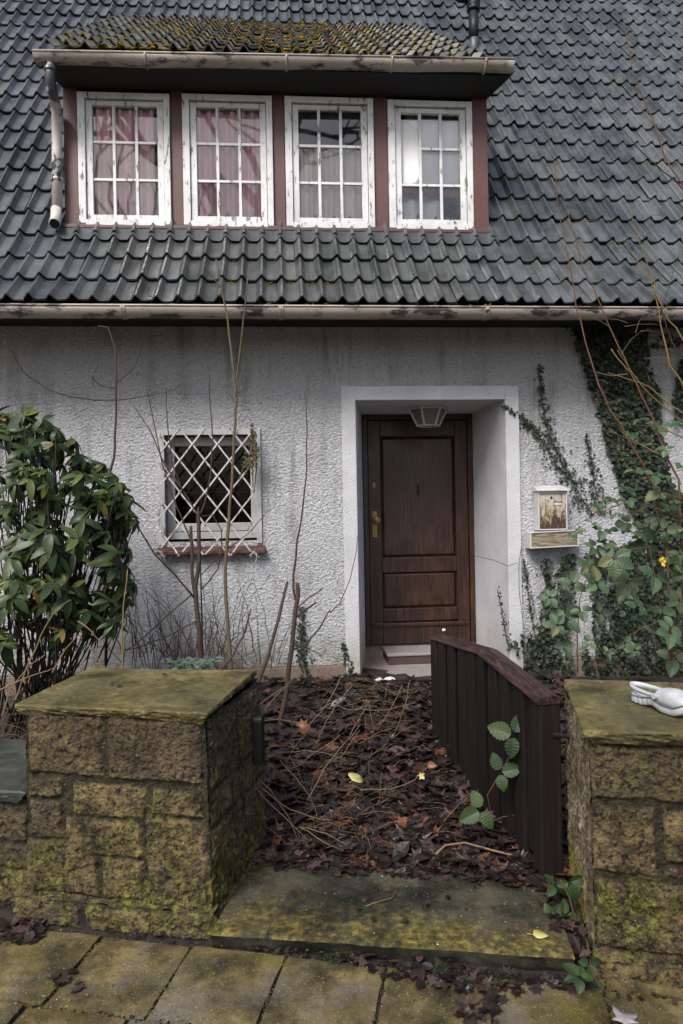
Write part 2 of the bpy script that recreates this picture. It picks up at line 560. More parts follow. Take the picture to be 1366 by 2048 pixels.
    MAT['bramble'] = leafmat("bramble leaf", [(0, (.014, .031, .012)), (.5, (.031, .057, .025)), (.85, (.054, .086, .040)), (1, (.10, .095, .035))], .48, .35)
    MAT['bramble2'] = leafmat("bright bramble leaf", [(0, (.007, .019, .005)), (.6, (.014, .033, .009)), (1, (.035, .055, .014))], .5, .3)
    MAT['ground_herb'] = leafmat("herb leaf", [(0, (.022, .038, .024)), (.6, (.050, .078, .056)), (1, (.10, .13, .095))], .55, .3)

    def bark(name, a, b, sc=40):
        t = NT(name)
        return t.done(t.mix(t.noise(sc, 5, .7), a, b), .75, t.bump(t.noise(sc * 2, 4, .7), .5, .003), .3)
    MAT['climber'] = bark("mossy dried climber", (.022, .022, .008), (.10, .085, .03))
    MAT['bark'] = bark("dark twig bark", (.022, .014, .010), (.075, .050, .036))
    MAT['darkbark'] = bark("darker shrub bark", (.012, .009, .007), (.035, .026, .020))  # darker bark variant for the rhododendron branches
    MAT['barkgreen'] = bark("greenish twig bark", (.055, .040, .020), (.13, .10, .055))
    MAT['cane'] = bark("red brown cane", (.075, .032, .018), (.17, .085, .045))
    MAT['caneochre'] = bark("ochre cane", (.12, .075, .025), (.24, .16, .06))
    MAT['straw'] = bark("dry straw", (.085, .052, .027), (.25, .17, .095), 25)
    MAT['deadgrass'] = bark("dead grass", (.050, .032, .020), (.19, .125, .075), 8)
    MAT['lattice'] = peel("flaking trellis paint", (.50, .475, .45), (.12, .09, .07), 20, .54, .62, .65)
    t = NT("doorstep stone")
    MAT['step'] = t.done(t.mix(t.noise(7, 6, .7), (.14, .12, .11), (.33, .29, .27)), .6, t.bump(t.noise(50, 5), .5, .008))
    t = NT("clinker riser")
    MAT['riser'] = t.done(t.mix(t.noise(9, 5), (.035, .018, .014), (.085, .045, .036)), .6)
    t = NT("white foam rubber")
    MAT['foam'] = t.done(t.mix(t.ramp(t.noise(9, 5, .7), [(.42, 0), (.75, .6)]), (.42, .43, .45), (.19, .185, .18)), .5)
    t = NT("stained mailbox door")
    s = t.noise(11, 6, .7, t.scaled((2.2, 2.2, .8)), 1.2)
    z = t.sep()[2]
    low = t.math('ADD', s, t.math('MULTIPLY', t.math('SUBTRACT', .17, z), .9))
    MAT['maildoor'] = t.done(t.ramp(low, [(.40, (.40, .37, .31)), (.52, (.22, .165, .10)), (.58, (.05, .028, .015)), (.75, (.035, .020, .012))]), .6)
    t = NT("weathered newspaper slot")
    s = t.noise(9, 7, .7, t.scaled((.8, 1, 5)), 1.0)
    MAT['papers'] = t.done(t.ramp(s, [(.3, (.045, .030, .015)), (.45, (.13, .10, .055)), (.6, (.26, .22, .16)), (.75, (.40, .37, .31))]), .7)
    t = NT("milk glass")
    MAT['lampglass'] = t.done((.10, .10, .095), .25, None, .6)
    t = NT("yellow blossom")
    MAT['yellow'] = t.done((.75, .46, .01), .6)
    t = NT("white litter")
    MAT['whitebit'] = t.done((.6, .58, .55), .6)


mats()

# ------------------------------------------------------------------ ground and street
GZ = 0.36


def gh(x, y):
    """Height of the garden soil."""
    u, w_, _ = H.inv((x, y, 0))
    su, sw, _ = S.inv((x, y, 0))
    t = smooth(0.45, 2.7, sw)
    base = 0.035 + 0.325 * t
    side = smooth(-0.55, -0.9, su) * 0.10 * (1 - t) + smooth(0.95, 1.3, su) * 0.16 * (1 - t)
    return base + side + 0.03 * mnoise.noise(Vector((x * 2.1, y * 2.1, 0))) + 0.012 * mnoise.noise(Vector((x * 7, y * 7, 3)))


mb = MB()
mb.grid(lambda i, j: (-150 + 300 * i / 12, -150 + 300 * j / 12, -0.03), 12, 12)
tag(mb.build("ground", MAT['ground'], loc=(0, 0, -0.03)), kind='structure')

mb = MB(S)
NX, NY = 180, 60
mb.grid(lambda i, j: (-8 + 16 * i / NX, 0.10 + 3.1 * j / NY, gh(*S(-8 + 16 * i / NX, 0.10 + 3.1 * j / NY, 0).xy)), NX, NY)
tag(mb.build("garden_ground", MAT['soil'], sm=True, loc=(0, 4, 0)), kind='structure')

# pavement of square slabs with open joints over soil
mb = MB(S)
mb.grid(lambda i, j: (-4 + 8 * i / 40, -3.2 + 3.4 * j / 17, -0.022 + 0.004 * random.random()), 40, 17)
tag(mb.build("pavement_bed", MAT['soil'], loc=(0, 1, -0.02)), kind='structure')
mb = MB(S)
PW = 0.386
for r in range(7):
    for k in range(-8, 10):
        w1 = -0.052 - r * 0.41
        w0 = w1 - 0.402
        u0 = -1.003 + PW * k + (0.0 if r == 0 else (-0.055 if r == 1 else (r * 0.13) % PW))
        u1 = u0 + PW - 0.012
        if r == 0 and k >= 5:
            w1 -= 0.0
        tilt = [random.uniform(-.004, .004) for _ in range(4)]
        g = random.uniform(-.003, .003)
        n = 7
        zs = lambda a, b: g + tilt[0] * a + tilt[1] * b
        def P(i, j, u0=u0, u1=u1, w0=w0, w1=w1):
            a, b = i / n, j / n
            e = min(a, 1 - a, b, 1 - b)
            z = zs(a, b) - (0.006 if e == 0 else 0) + 0.0025 * mnoise.noise(Vector((u0 * 3 + a * 4, w0 * 5 + b * 4, 1)))
            ju = 0.006 * mnoise.noise(Vector((u0 + a * 9, w0 + b * 9, 7))) if e == 0 else 0
            return (u0 + (u1 - u0) * a + ju, w0 + (w1 - w0) * b + ju, z)
        b0 = mb.grid(P, n, n)
        # skirt
        ring = [b0 + i for i in range(n + 1)] + [b0 + (j + 1) * (n + 1) - 1 for j in range(1, n + 1)] + \
               [b0 + n * (n + 1) + i for i in range(n - 1, -1, -1)] + [b0 + j * (n + 1) for j in range(n - 1, 0, -1)]
        s0 = len(mb.v)
        for q in ring:
            mb.v.append(mb.v[q] - Vector((0, 0, 0.03)))
        m = len(ring)
        for q in range(m):
            q2 = (q + 1) % m
            mb.f.append((ring[q], s0 + q, s0 + q2, ring[q2]))
mb.hexa([(.935, -.040, -.02), (2.6, -.040, -.02), (2.6, -.004, -.02), (.935, -.002, -.02), (.935, -.040, .010), (2.6, -.040, .010), (2.6, -.006, .014), (.935, -.004, .014)])
tag(mb.build("pavement", MAT['paving'], loc=(0, 1, 0)), kind='structure')

# ------------------------------------------------------------------ the house
house = thing("house", H(0, 0, GZ), "old roughcast house with dark tiled roof, red dormer and deep-set brown front door", "house", deg=4.45)

XL, XR, WTOP = -7.5, 8.5, 3.30
door = dict(u0=0.125, u1=1.352, z1=2.592)
win = dict(u0=-1.385, u1=-0.675, z0=1.485, z1=2.325)
mb = MB(H)
us = sorted([XL, win['u0'], win['u1'], door['u0'] - .115, door['u1'] + .115, XR])
zs = [0.2, GZ + .12, win['z0'], win['z1'], door['z1'] + .11, WTOP]
TH = 0.22
mb.box(XL, win['u0'], 0, TH, GZ + .12, WTOP)
mb.box(win['u0'], win['u1'], 0, TH, GZ + .12, win['z0'])
mb.box(win['u0'], win['u1'], 0, TH, win['z1'], WTOP)
mb.box(win['u1'], door['u0'], 0, TH, GZ + .12, WTOP)
mb.box(door['u0'], door['u1'], 0, TH, door['z1'], WTOP)
mb.box(door['u1'], XR, 0, TH, GZ + .12, WTOP)
mb.box(XL, XL + .3, TH, 7.5, .1, WTOP)
mb.box(XR - .3, XR, TH, 7.5, .1, WTOP)
mb.box(XL, XR, 7.5, 7.8, .1, WTOP)
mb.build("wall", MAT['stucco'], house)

mb = MB(H)
for a, b in ((XL, door['u0'] - .1), (door['u1'] + .1, XR)):
    mb.box(a, b, -.012, .2, 0.1, GZ + .115)
mb.build("plinth", MAT['plinth'], house, bevel=.008)

# smooth band round the doorway and the splayed reveals
mb = MB(H)
B = 0.112
mb.box(door['u0'] - B, door['u0'], -.014, .0, GZ - .1, door['z1'] + B)
mb.box(door['u1'], door['u1'] + B, -.014, .0, GZ - .1, door['z1'] + B)
mb.box(door['u0'], door['u1'], -.014, .0, door['z1'], door['z1'] + B)
mb.build("door_surround", MAT['render'], house, bevel=.004)
RD = 0.80
mb = MB(H)
mb.hexa([(door['u0'] - .05, .001, .1), (door['u0'] + .001, -.012, .1), (.262, RD, .1), (.0, RD, .1),
         (door['u0'] - .05, .001, door['z1']), (door['u0'] + .001, -.012, door['z1']), (.262, RD, door['z1']), (.0, RD, door['z1'])])
mb.hexa([(door['u1'] - .001, -.012, .1), (door['u1'] + .05, .001, .1), (1.5, RD, .1), (1.292, RD, .1),
         (door['u1'] - .001, -.012, door['z1']), (door['u1'] + .05, .001, door['z1']), (1.5, RD, door['z1']), (1.292, RD, door['z1'])])
mb.box(0, 1.5, .003, RD + .1, door['z1'] - .002, door['z1'] + .06)
mb.box(0, 1.5, RD + .06, RD + .12, .1, door['z1'] + .06)
mb.build("door_reveal", MAT['render'], house)

# steps
mb = MB(H)
mb.box(.20, 1.35, -.27, .80, .12, .362)
mb.build("doorstep", MAT['step'], house, bevel=.012)
mb = MB(H)
mb.box(.42, 1.34, .452, .80, .364, .434)
mb.build("step_riser", MAT['riser'], house, bevel=.006)
mb = MB(H)
mb.box(.41, 1.345, .44, .80, .436, .462)
mb.build("door_sill", MAT['step'], house, bevel=.006)

# front door
D0, D1, DZ0, DZ1, DW = 0.265, 1.29, 0.464, 2.588, RD
dmb = MB(H)
dmb.box(D0, D1, DW + .03, DW + .055, DZ0, DZ1)
dr = dmb.build("front_door", MAT['door'], house)
mb = MB(H)
LW = .045
mb.box(D0, D0 + LW, DW - .02, DW + .029, DZ0, DZ1)
mb.box(D1 - LW, D1, DW - .02, DW + .029, DZ0, DZ1)
mb.box(D0 + LW, D1 - LW, DW - .02, DW + .029, DZ1 - .05, DZ1)
mb.build("door_frame", MAT['door'], dr, bevel=.004)
a, b = D0 + LW + .004, D1 - LW - .004
ST = .115
mb = MB(H)
mb.box(a, a + ST, DW, DW + .029, DZ0 + .01, DZ1 - .055)
mb.box(b - ST, b, DW, DW + .029, DZ0 + .01, DZ1 - .055)
for z0, z1 in ((DZ0 + .01, .665), (.665 + .02, .80), (1.135, 1.27), (DZ1 - .20, DZ1 - .055)):
    mb.box(a + ST + .001, b - ST - .001, DW + .001, DW + .029, z0, z1)
mb.box(a + .02, b - .02, DW - .02, DW - .001, .64, .672)          # weather bar
mb.build("door_leaf", MAT['door'], dr, bevel=.005)
mb = MB(H)
for z0, z1 in ((.80, 1.135), (1.27, DZ1 - .20)):
    mb.hexa([(a + ST + .03, DW + .012, z0 + .03), (b - ST - .03, DW + .012, z0 + .03), (b - ST - .004, DW + .03, z0 + .004), (a + ST + .004, DW + .03, z0 + .004),
             (a + ST + .03, DW + .012, z1 - .03), (b - ST - .03, DW + .012, z1 - .03), (b - ST - .004, DW + .03, z1 - .004), (a + ST + .004, DW + .03, z1 - .004)])
mb.build("door_panel", MAT['door'], dr)
hu = D0 + LW + .055
mb = MB(H)
mb.box(hu - .024, hu + .024, DW - .012, DW - .001, 1.46, 1.70)
mb.tube([(hu + .012, DW - .012, 1.62), (hu + .012, DW - .05, 1.62)], [.014, .014], 10)
mb.tube([(hu + .012, DW - .048, 1.62), (hu + .012, DW - .06, 1.62), (hu + .012, DW - .085, 1.62), (hu + .012, DW - .095, 1.62)], [.018, .036, .034, .012], 14)
mb.tube([(hu, DW - .012, 1.51), (hu, DW - .022, 1.51)], [.012, .011], 10)
mb.build("door_handle", MAT['brass'], dr, bevel=.006)
mb = MB(H)
mb.box(hu - .013, hu + .013, DW - .006, DW - .001, 1.915, 1.965)
mb.build("lock_plate", MAT['brass'], dr, bevel=.004)
mb = MB(H)
mb.box((a + b) / 2 - .008, (a + b) / 2 + .008, DW - .004, DW + .012, 1.85, 1.94)
mb.build("door_knocker", MAT['black'], dr, bevel=.004)

# ------------------------------------------------------------------ main roof
EW, GAUGE = -0.50, 0.33
EZ = H.px(1166, 612, EW)[1]
prof = [(EW, EZ)]
ANG = [44, 47.5, 50, 53, 54.6] + [54.8] * 20
for g in ANG:
    p = prof[-1]
    prof.append((p[0] + GAUGE * math.cos(rad(g)), p[1] + GAUGE * math.sin(rad(g))))


def roof_z(w_):
    for (a0, b0), (a1, b1) in zip(prof, prof[1:]):
        if a0 <= w_ <= a1:
            return b0 + (b1 - b0) * (w_ - a0) / (a1 - a0)
    return prof[-1][1]


DFW = EW                                     # the dormer's face stands where the tiles reach its sill
while True:
    _q = H(-.4, DFW, roof_z(DFW))
    _d = RM.T @ (np.array(_q) - CAM)
    if 1024 - F_PX * _d[1] / -_d[2] < 468:
        break
    DFW += .005
ZS = H.px(560, 459, DFW)[1]                  # underside of its windows
DU0, DU1 = H.px(128, 330, DFW)[0], H.px(975, 330, DFW)[0]


def tile(mb, u0, wz, ang, cw, L, lift=.030, rib=.047, thick=.012):
    ca, sa = math.cos(ang), math.sin(ang)
    j1, j2, j3 = random.gauss(0, .0025), random.gauss(0, .0022), random.gauss(0, .0035) - (random.uniform(.008, .022) if random.random() < .03 else 0)
    vs = []
    NS = 10
    for r, (s, lf) in enumerate(((-.0, -thick), (0, 0), (L * .5, 0), (L, 0))):
        for i in range(NS + 1):
            t = i / NS
            h = rib * math.exp(-((t - .26) / .165) ** 2) + .004 * max(0, (t - .66) / .34) ** 2
            hh = h + lift * (1 - s / L) + lf + j1 + j2 * (t - .5) * 2
            x = u0 + cw * t * 1.012 + j3 * .4 + j2 * (s / L)
            ss = s + j3
            vs.append((x, wz[0] + ss * ca - hh * sa, wz[1] + ss * sa + hh * ca))
    fs = []
    for r in range(3):
        for i in range(NS):
            q = r * (NS + 1) + i
            fs.append((q, q + 1, q + NS + 2, q + NS + 1))
    mb.add(vs, fs)


# dormer roof plane: from above its gutter back to where it meets the main roof
DRW0 = DFW - .31
DRZ0 = H.px(560, 109, DRW0)[1]
bw = None
for k in range(400):
    ww = 1.0 + k * .006
    zz = roof_z(ww)
    q = H(-.2, ww, zz)
    d = RM.T @ (np.array(q) - CAM)
    py = 1024 - F_PX * d[1] / -d[2]
    if py < 50:
        bw = (ww, zz)
        break
DRANG = math.atan2(bw[1] - DRZ0, bw[0] - DRW0)
DRLEN = math.hypot(bw[1] - DRZ0, bw[0] - DRW0)


def in_dormer(u, ww):
    return DU0 + .02 < u < DU1 - .02 and DFW + .03 < ww < bw[0] - .35


mb = MB(H)
CW = 0.147
PH = H.px(1000, 606, EW)[0] - .24 * CW
n0 = int((XL - .3 - PH) / CW)
n1 = int((XR + .3 - PH) / CW)
for i, g in enumerate(ANG):
    for k in range(n0, n1):
        u0 = PH + k * CW
        if in_dormer(u0 + CW / 2, prof[i][0] + .05):
            continue
        wob = .006 * mnoise.noise(Vector((u0 * .5, i * .6, 0)))
        tile(mb, u0, (prof[i][0], prof[i][1] + wob), rad(g), CW, GAUGE + .05)
roof = mb.build("roof", MAT['tile'], house, sm=False)
mb = MB(H)
for (a0, b0), (a1, b1) in zip(prof, prof[1:]):
    for x0, x1 in ((XL - .3, DU0), (DU0, DU1), (DU1, XR + .3)):
        if x0 == DU0 and in_dormer(0, a1 + .0):
            continue
        mb.add([(x0, a0 + .012, b0 - .03), (x1, a0 + .012, b0 - .03), (x1, a1 + .012, b1 - .03), (x0, a1 + .012, b1 - .03)], [(0, 1, 2, 3)])
top = prof[-1]
mb.add([(XL - .3, top[0], top[1]), (XR + .3, top[0], top[1]), (XR + .3, 8.2, 3.2), (XL - .3, 8.2, 3.2)], [(0, 1, 2, 3)])
for x in (XL, XR):
    mb.add([(x, 0, WTOP), (x, top[0], top[1] - .06), (x, 7.8, WTOP)], [(0, 1, 2)])
mb.box(XL, XR, EW + .1, .0, EZ - .03, EZ - .01)          # soffit board
mb.build("roof_deck", MAT['fascia'], house)


def gutter(mb, a, b, r, n=12, seg=40, sag=.006):
    a, b = Vector(a), Vector(b)
    ax = (b - a)
    vs, fs = [], []
    for i in range(seg + 1):
        t = i / seg
        c = a + ax * t
        dz = sag * mnoise.noise(Vector((t * 5, a.z, 0)))
        for rr in (r, r - .004):
            for k in range(n + 1):
                th = math.pi + math.pi * k / n
                vs.append((c.x, c.y + rr * math.cos(th), c.z + dz + rr * math.sin(th)))
    m = (n + 1) * 2
    for i in range(seg):
        for k in range(n):
            q = i * m + k
            fs.append((q, q + m, q + m + 1, q + 1))
            q2 = q + n + 1
            fs.append((q2, q2 + 1, q2 + m + 1, q2 + m))
        for k in (0, n):
            q = i * m + k
            fs.append((q, q + n + 1, q + n + 1 + m, q + m))
    for i in (0, seg):
        c = i * m
        fs.append(tuple(c + k for k in range(n + 1)))
    mb.add(vs, fs)
    # rolled front bead
    mb.tube([(a.x, a.y - r, a.z + .003), (b.x, b.y - r, b.z + .003)], .008, 6)


GR = .070
gl = H.px(0, 613, EW - .03)
mb = MB(H)
GZM = H.px(683, 613, EW - .09)[1]
gutter(mb, (XL - .3, EW - .02, GZM), (XR + .3, EW - .02, GZM), GR, seg=150)
gm = mb.build("gutter", MAT['gutter'], house, sm=True)
for px in (245, 562, 975, 1330):
    u = H.px(px, 625, EW - .09)[0]
    mb = MB(H)
    pts = [(u, EW - .02 + (GR + .004) * math.cos(math.pi + math.pi * k / 10), GZM + (GR + .004) * math.sin(math.pi + math.pi * k / 10)) for k in range(11)]
    for dx in (-.011, 0, .011):
        mb.tube([(p[0] + dx, p[1], p[2]) for p in pts], .005, 6)
    mb.build("gutter_joint", MAT['gutter'], gm, sm=True)

# ------------------------------------------------------------------ dormer
mb = MB(H)
mb.box(DU0, DU1, DFW + .035, DFW + .06, ZS - .032, ZS +0.068)
mb.box(DU0, DU1, DFW - .01, DFW + .16, ZS +1.19, DRZ0 + .15)        # lintel board
for x in (DU0, DU1 - .05):
    mb.add([(x, DFW + .02, ZS - .1), (x + .05, DFW + .02, ZS - .1), (x + .05, DFW + .02, ZS + 1.41), (x, DFW + .02, ZS + 1.41), (x, DFW + 1.5, ZS + 2.5), (x + .05, DFW + 1.5, ZS + 2.5)],
           [(0, 1, 2, 3), (0, 3, 4), (1, 5, 2), (3, 2, 5, 4), (0, 4, 5, 1)])
mb.hexa([(DU0 - .10, DRW0 + .03, DRZ0 - .10), (DU1 + .12, DRW0 + .03, DRZ0 - .10), (DU1 + .0, DFW + .0, DRZ0 - .125), (DU0 - .0, DFW + .0, DRZ0 - .125),
         (DU0 - .14, DRW0 + .03, DRZ0 - .05), (DU1 + .16, DRW0 + .03, DRZ0 - .05), (DU1 + .16, DFW + .1, DRZ0 + .20), (DU0 - .14, DFW + .1, DRZ0 + .20)])
dorm = mb.build("dormer", MAT['fascia'], house)
mb = MB(H)
mb.box(DU0 - .02, DU1 + .02, DFW - .06, DFW + .05, ZS -0.030, ZS -0.004)
mb.build("dormer_sill", MAT['red'], dorm, bevel=.004)
mb = MB(H)
mb.box(DU0 - .01, DU1 + .01, DFW - .03, DFW - .0, ZS -0.122, ZS - .032)
mb.build("dormer_apron", MAT['fascia'], dorm)
# dressed lead over the tiles below the dormer
mb = MB(H)
def lead(i, j):
    u = DU0 - .05 + (DU1 - DU0 + .1) * i / 240
    t = ((u - PH) / CW) % 1
    h = .047 * math.exp(-((t - .26) / .17) ** 2)
    s = j / 4
    w_ = DFW - .0 - .115 * s
    z = roof_z(w_) + .030 + h * s * .9 + .03 * (1 - s) + .006 * mnoise.noise(Vector((u * 9, s * 2, 0)))
    return (u, w_ - .02, z)
mb.grid(lead, 240, 4)
mb.build("lead_flashing", MAT['lead'], dorm, sm=True)

WINS = [(157, 187, 341, 451), (366, 191, 546, 454), (571, 196, 748, 458), (777, 203, 945, 461)]
posts = [(128, 156), (342, 365), (547, 570), (749, 776), (946, 976)]
for a, b in posts:
    u0 = H.px(a, 330, DFW)[0]
    u1 = H.px(b, 330, DFW)[0]
    mb = MB(H)
    mb.box(u0, u1, DFW + (.0 if a > 900 or a < 200 else .012), DFW + .078, ZS - .002, ZS +1.168)
    mb.build("post", MAT['red'], dorm, bevel=.004)


def sash_window(k, rect):
    x0, y0, x1, y1 = rect
    u0, u1 = H.px(x0, (y0 + y1) / 2, DFW)[0], H.px(x1, (y0 + y1) / 2, DFW)[0]
    z1, z0 = H.px((x0 + x1) / 2, y0, DFW)[1], ZS
    f = .058
    mb = MB(H)
    wa, wb = DFW - .018, DFW + .06
    mb.box(u0, u0 + f, wa, wb, z0, z1)
    mb.box(u1 - f * .85, u1, wa, wb, z0, z1)
    mb.box(u0 + f, u1 - f * .85, wa + .002, wb, z1 - f * .8, z1)
    mb.box(u0 + f, u1 - f * .85, wa - .012, wb, z0, z0 + .052)
    win = mb.build("window", MAT['white'], dorm, bevel=.004)
    a, b, c, d = u0 + f + .004, u1 - f * .85 - .004, z0 + .062, z1 - f * .8 - .012
    s = .05
    mb = MB(H)
    ya, yb = DFW + .004, DFW + .045
    mb.box(a, a + s, ya, yb, c, d)
    mb.box(b - s, b, ya, yb, c, d)
    mb.box(a + s, b - s, ya + .001, yb, d - s * .75, d)
    mb.box(a + s, b - s, ya - .004, yb, c, c + s * .8)
    ia, ib, ic, id_ = a + s, b - s, c + s * .8, d - s * .75
    m = .024
    cw, ch = (ib - ia - 2 * m) / 3, (id_ - ic - 2 * m) / 3
    for i in (1, 2):
        x = ia + i * cw + (i - 1) * m
        mb.box(x, x + m, ya + .008, yb - .004, ic, id_)
        z = ic + i * ch + (i - 1) * m
        xs = ia if not (k == 3 and i == 2) else ia + cw + m
        mb.box(xs, ib, ya + .010, yb - .006, z, z + m * .9)
    mb.build("sash", MAT['white'], win, bevel=.003)
    for r in range(3):
        for q in range(3):
            if k == 3 and q == 0 and r == 1:
                continue
            x, z = ia + q * (cw + m), ic + r * (ch + m)
            zt = z + ch
            if k == 3 and q == 0 and r == 2:
                continue
            mb = MB(H)
            ty, tx = random.gauss(0, .0012), random.gauss(0, .0012)
            if k == 3 and q == 0 and r == 0:
                pass
            mb.add([(x - .004, DFW + .026 - tx, z - .004), (x + cw + .004, DFW + .026 + tx, z - .004), (x + cw + .004, DFW + .026 + tx + ty, zt + .004), (x - .004, DFW + .026 - tx + ty, zt + .004)], [(0, 1, 2, 3)])
            mb.build("pane", MAT['glass'], win)
    if k == 3:      # the tall opening whose bar is gone, with a jagged remnant of its pane
        mb = MB(H)
        z, zt = ic + ch + m, id_
        mb.add([(ia - .004, DFW + .028, zt + .004), (ia + cw + .004, DFW + .028, zt + .004), (ia + cw + .004, DFW + .028, zt - .13), (ia + cw * .6, DFW + .028, zt - .09), (ia + cw * .25, DFW + .028, zt - .03)], [(0, 1, 2, 3, 4)])
        mb.build("pane", MAT['glass'], win)
        mb = MB(H)
        mb.add([(ia - .004, DFW + .028, z - .004), (ia + cw + .004, DFW + .028, z - .004), (ia + cw + .004, DFW + .028, z + .13), (ia + cw * .7, DFW + .028, z + .05), (ia + cw * .1, DFW + .028, z + .02)], [(0, 1, 2, 3, 4)])
        mb.build("pane", MAT['glass'], win)
    return ia, ib, ic, id_


def curtain(name, u0, u1, z0, z1, w_, mat, label, cat, amp=.014, waves=14, group=None, gap=None):
    mb = MB(H)
    nx, nz = 160, 14
    def P(i, j):
        u, z = u0 + (u1 - u0) * i / nx, z0 + (z1 - z0) * j / nz
        ph = mnoise.noise(Vector((u * 3, z * .4, w_))) * 2.2
        return (u, w_ + amp * math.sin(2 * math.pi * waves * i / nx + ph) + amp * .8 * mnoise.noise(Vector((u * 12, z * .8, 2))), z)
    mb.grid(P, nx, nz)
    o = mb.build(name, mat, sm=True, loc=H((u0 + u1) / 2, w_, z0), rot=H.a)
    sm = o.modifiers.new("cloth", 'SOLIDIFY')
    sm.thickness = .002
    return tag(o, label, cat, group)


glz = []
for k, r in enumerate(WINS):
    glz.append(sash_window(k, r))
g = glz[0]
curtain("curtain", g[0] - .05, g[1] - .035, g[2] - .03, g[3] + .05, DFW + .075, MAT['pink'], "dusty pink curtain behind the dormer window nearest the downpipe, dark gap on one side", "curtain", .024, 6)
g = glz[1]
curtain("curtain", g[0] - .05, g[1] + .04, g[2] - .03, g[3] + .05, DFW + .075, MAT['pink'], "dusty pink curtain filling the second dormer window from the downpipe", "curtain", .022, 7)
g = glz[2]
curtain("net_curtain", g[0] - .05, g[1] + .04, g[2] - .03, g[2] + .62, DFW + .078, MAT['grey'], "grey brown net curtain in the dormer window that mirrors bare branches", "curtain", .020, 7)
g = glz[3]
chh = (g[3] - g[2] - .048) / 3
curtain("blind", g[0] - .05, g[1] + .04, g[2] + chh + .02, g[3] - .03, DFW + .056, MAT['blind'], "white sheet blind hung behind the broken dormer window above brown lace", "blind", .003, 2)
curtain("lace_trim", g[0] - .04, g[1] + .04, g[2] + chh - .075, g[2] + chh + .01, DFW + .048, MAT['lace'], "torn strip of brown lace hanging across the broken dormer window", "lace", .006, 9)
curtain("torn_curtain", g[0] - .05, g[0] + .34, g[2] - .03, g[2] + chh - .03, DFW + .11, MAT['blind'], "limp pale rag of curtain in the bottom panes under the brown lace", "curtain", .02, 2)

# dormer roof
mb = MB(H)
DCW = .135
DU_L, DU_R = H.px(80, 110, DRW0)[0], H.px(1008, 118, DRW0)[0]
nrow = int(DRLEN / .30) + 1
for i in range(nrow):
    for k in range(int((DU_R - DU_L) / DCW)):
        tile(mb, DU_L + .03 + k * DCW, (DRW0 + i * .30 * math.cos(DRANG), DRZ0 - .02 + i * .30 * math.sin(DRANG)), DRANG, DCW, .35, .036, .044, .014)
droof = mb.build("dormer_roof", MAT['dtile'], dorm)
mb = MB(H)
def dpt(u, s, h=0.0):
    return (u, DRW0 + s * math.cos(DRANG) - h * math.sin(DRANG), DRZ0 - .02 + s * math.sin(DRANG) + h * math.cos(DRANG))
mb.add([dpt(DU_L, .0, -.03), dpt(DU_R, 0, -.03), dpt(DU_R, DRLEN + .2, -.03), dpt(DU_L, DRLEN + .2, -.03), dpt(DU_L, .0, -.07), dpt(DU_R, 0, -.07), dpt(DU_R, DRLEN + .2, -.07), dpt(DU_L, DRLEN + .2, -.07)],
       [(0, 1, 2, 3), (7, 6, 5, 4), (0, 4, 5, 1), (1, 5, 6, 2), (3, 7, 4, 0)])
mb.build("roof_deck", MAT['fascia'], dorm)


def clump(mb, c, r, n=7, flat=.55):
    vs = [Vector(c) + Vector((0, 0, r * flat))]
    fs = []
    ph = random.random() * 6
    for lv, (rr, zz) in enumerate(((.6, .8), (1.0, .1), (.9, -.5))):
        for k in range(n):
            a = ph + 2 * math.pi * k / n
            q = r * rr * random.uniform(.7, 1.25)
            vs.append(Vector(c) + Vector((q * math.cos(a), q * math.sin(a), r * flat * zz * random.uniform(.7, 1.2))))
    for k in range(n):
        fs.append((0, 1 + k, 1 + (k + 1) % n))
        for lv in (0, 1):
            b = 1 + lv * n
            fs.append((b + k, b + n + k, b + n + (k + 1) % n, b + (k + 1) % n))
    mb.add([tuple(v) for v in vs], fs)


mb = MB()
for _ in range(5200):
    u = random.uniform(DU_L + .1, DU_R - .15)
    i = random.randrange(nrow)
    fr = random.choice((.0, .02, .05, .1, .2))
    s = i * .30 + fr * random.uniform(0, 1.4)
    d = mnoise.noise(Vector((u * 1.7, s * 1.3, 5))) + .5 * mnoise.noise(Vector((u * 6, s * 5, 1))) - .30 * smooth(.4, 1.3, u)
    if d < .0:
        continue
    t = ((u - DU_L - .03) / DCW) % 1
    h = .036 * math.exp(-((t - .24) / .135) ** 2) + .022 * (1 - (s % .30) / .35)
    clump(mb, H(*dpt(u, s, h)), random.uniform(.008, .024), 6)
tag(mb.build("dormer_moss", MAT['moss'], loc=H(-.4, DRW0, DRZ0), rot=H.a), "yellow green moss cushions all over the dormer roof tiles", "moss", kind='stuff')

mb = MB()
for _ in range(260):
    k = random.randint(-14, 3)
    u = PH + k * CW + CW * random.choice((.62, .7, .55)) + random.gauss(0, .02)
    i = random.choice((1, 1, 1, 2, 0))
    if mnoise.noise(Vector((u * 1.5, i, 9))) < 0.02:
        continue
    mb_c = H(u, prof[i][0] - .012, prof[i][1] + random.uniform(-.012, .004))
    clump(mb, mb_c, random.uniform(.006, .013), 5)
for _ in range(380):
    i = random.randint(13, 18)
    u = random.uniform(1.9, 3.3) + random.gauss(0, .2)
    t = ((u - PH) / CW) % 1
    if mnoise.noise(Vector((u * 2.2, i * .8, 4))) < .12 or t > .5:
        continue
    s = random.uniform(0, .3)
    g = rad(ANG[i])
    h = .034 * math.exp(-((t - .24) / .135) ** 2) + .012
    clump(mb, H(u, prof[i][0] + s * math.cos(g) - h * math.sin(g), prof[i][1] + s * math.sin(g) + h * math.cos(g)), random.uniform(.008, .02), 5)
tag(mb.build("roof_moss", MAT['moss'], loc=H(.5, .2, 4), rot=H.a), "small specks of moss on the main roof tiles under and beside the dormer", "moss", kind='stuff')

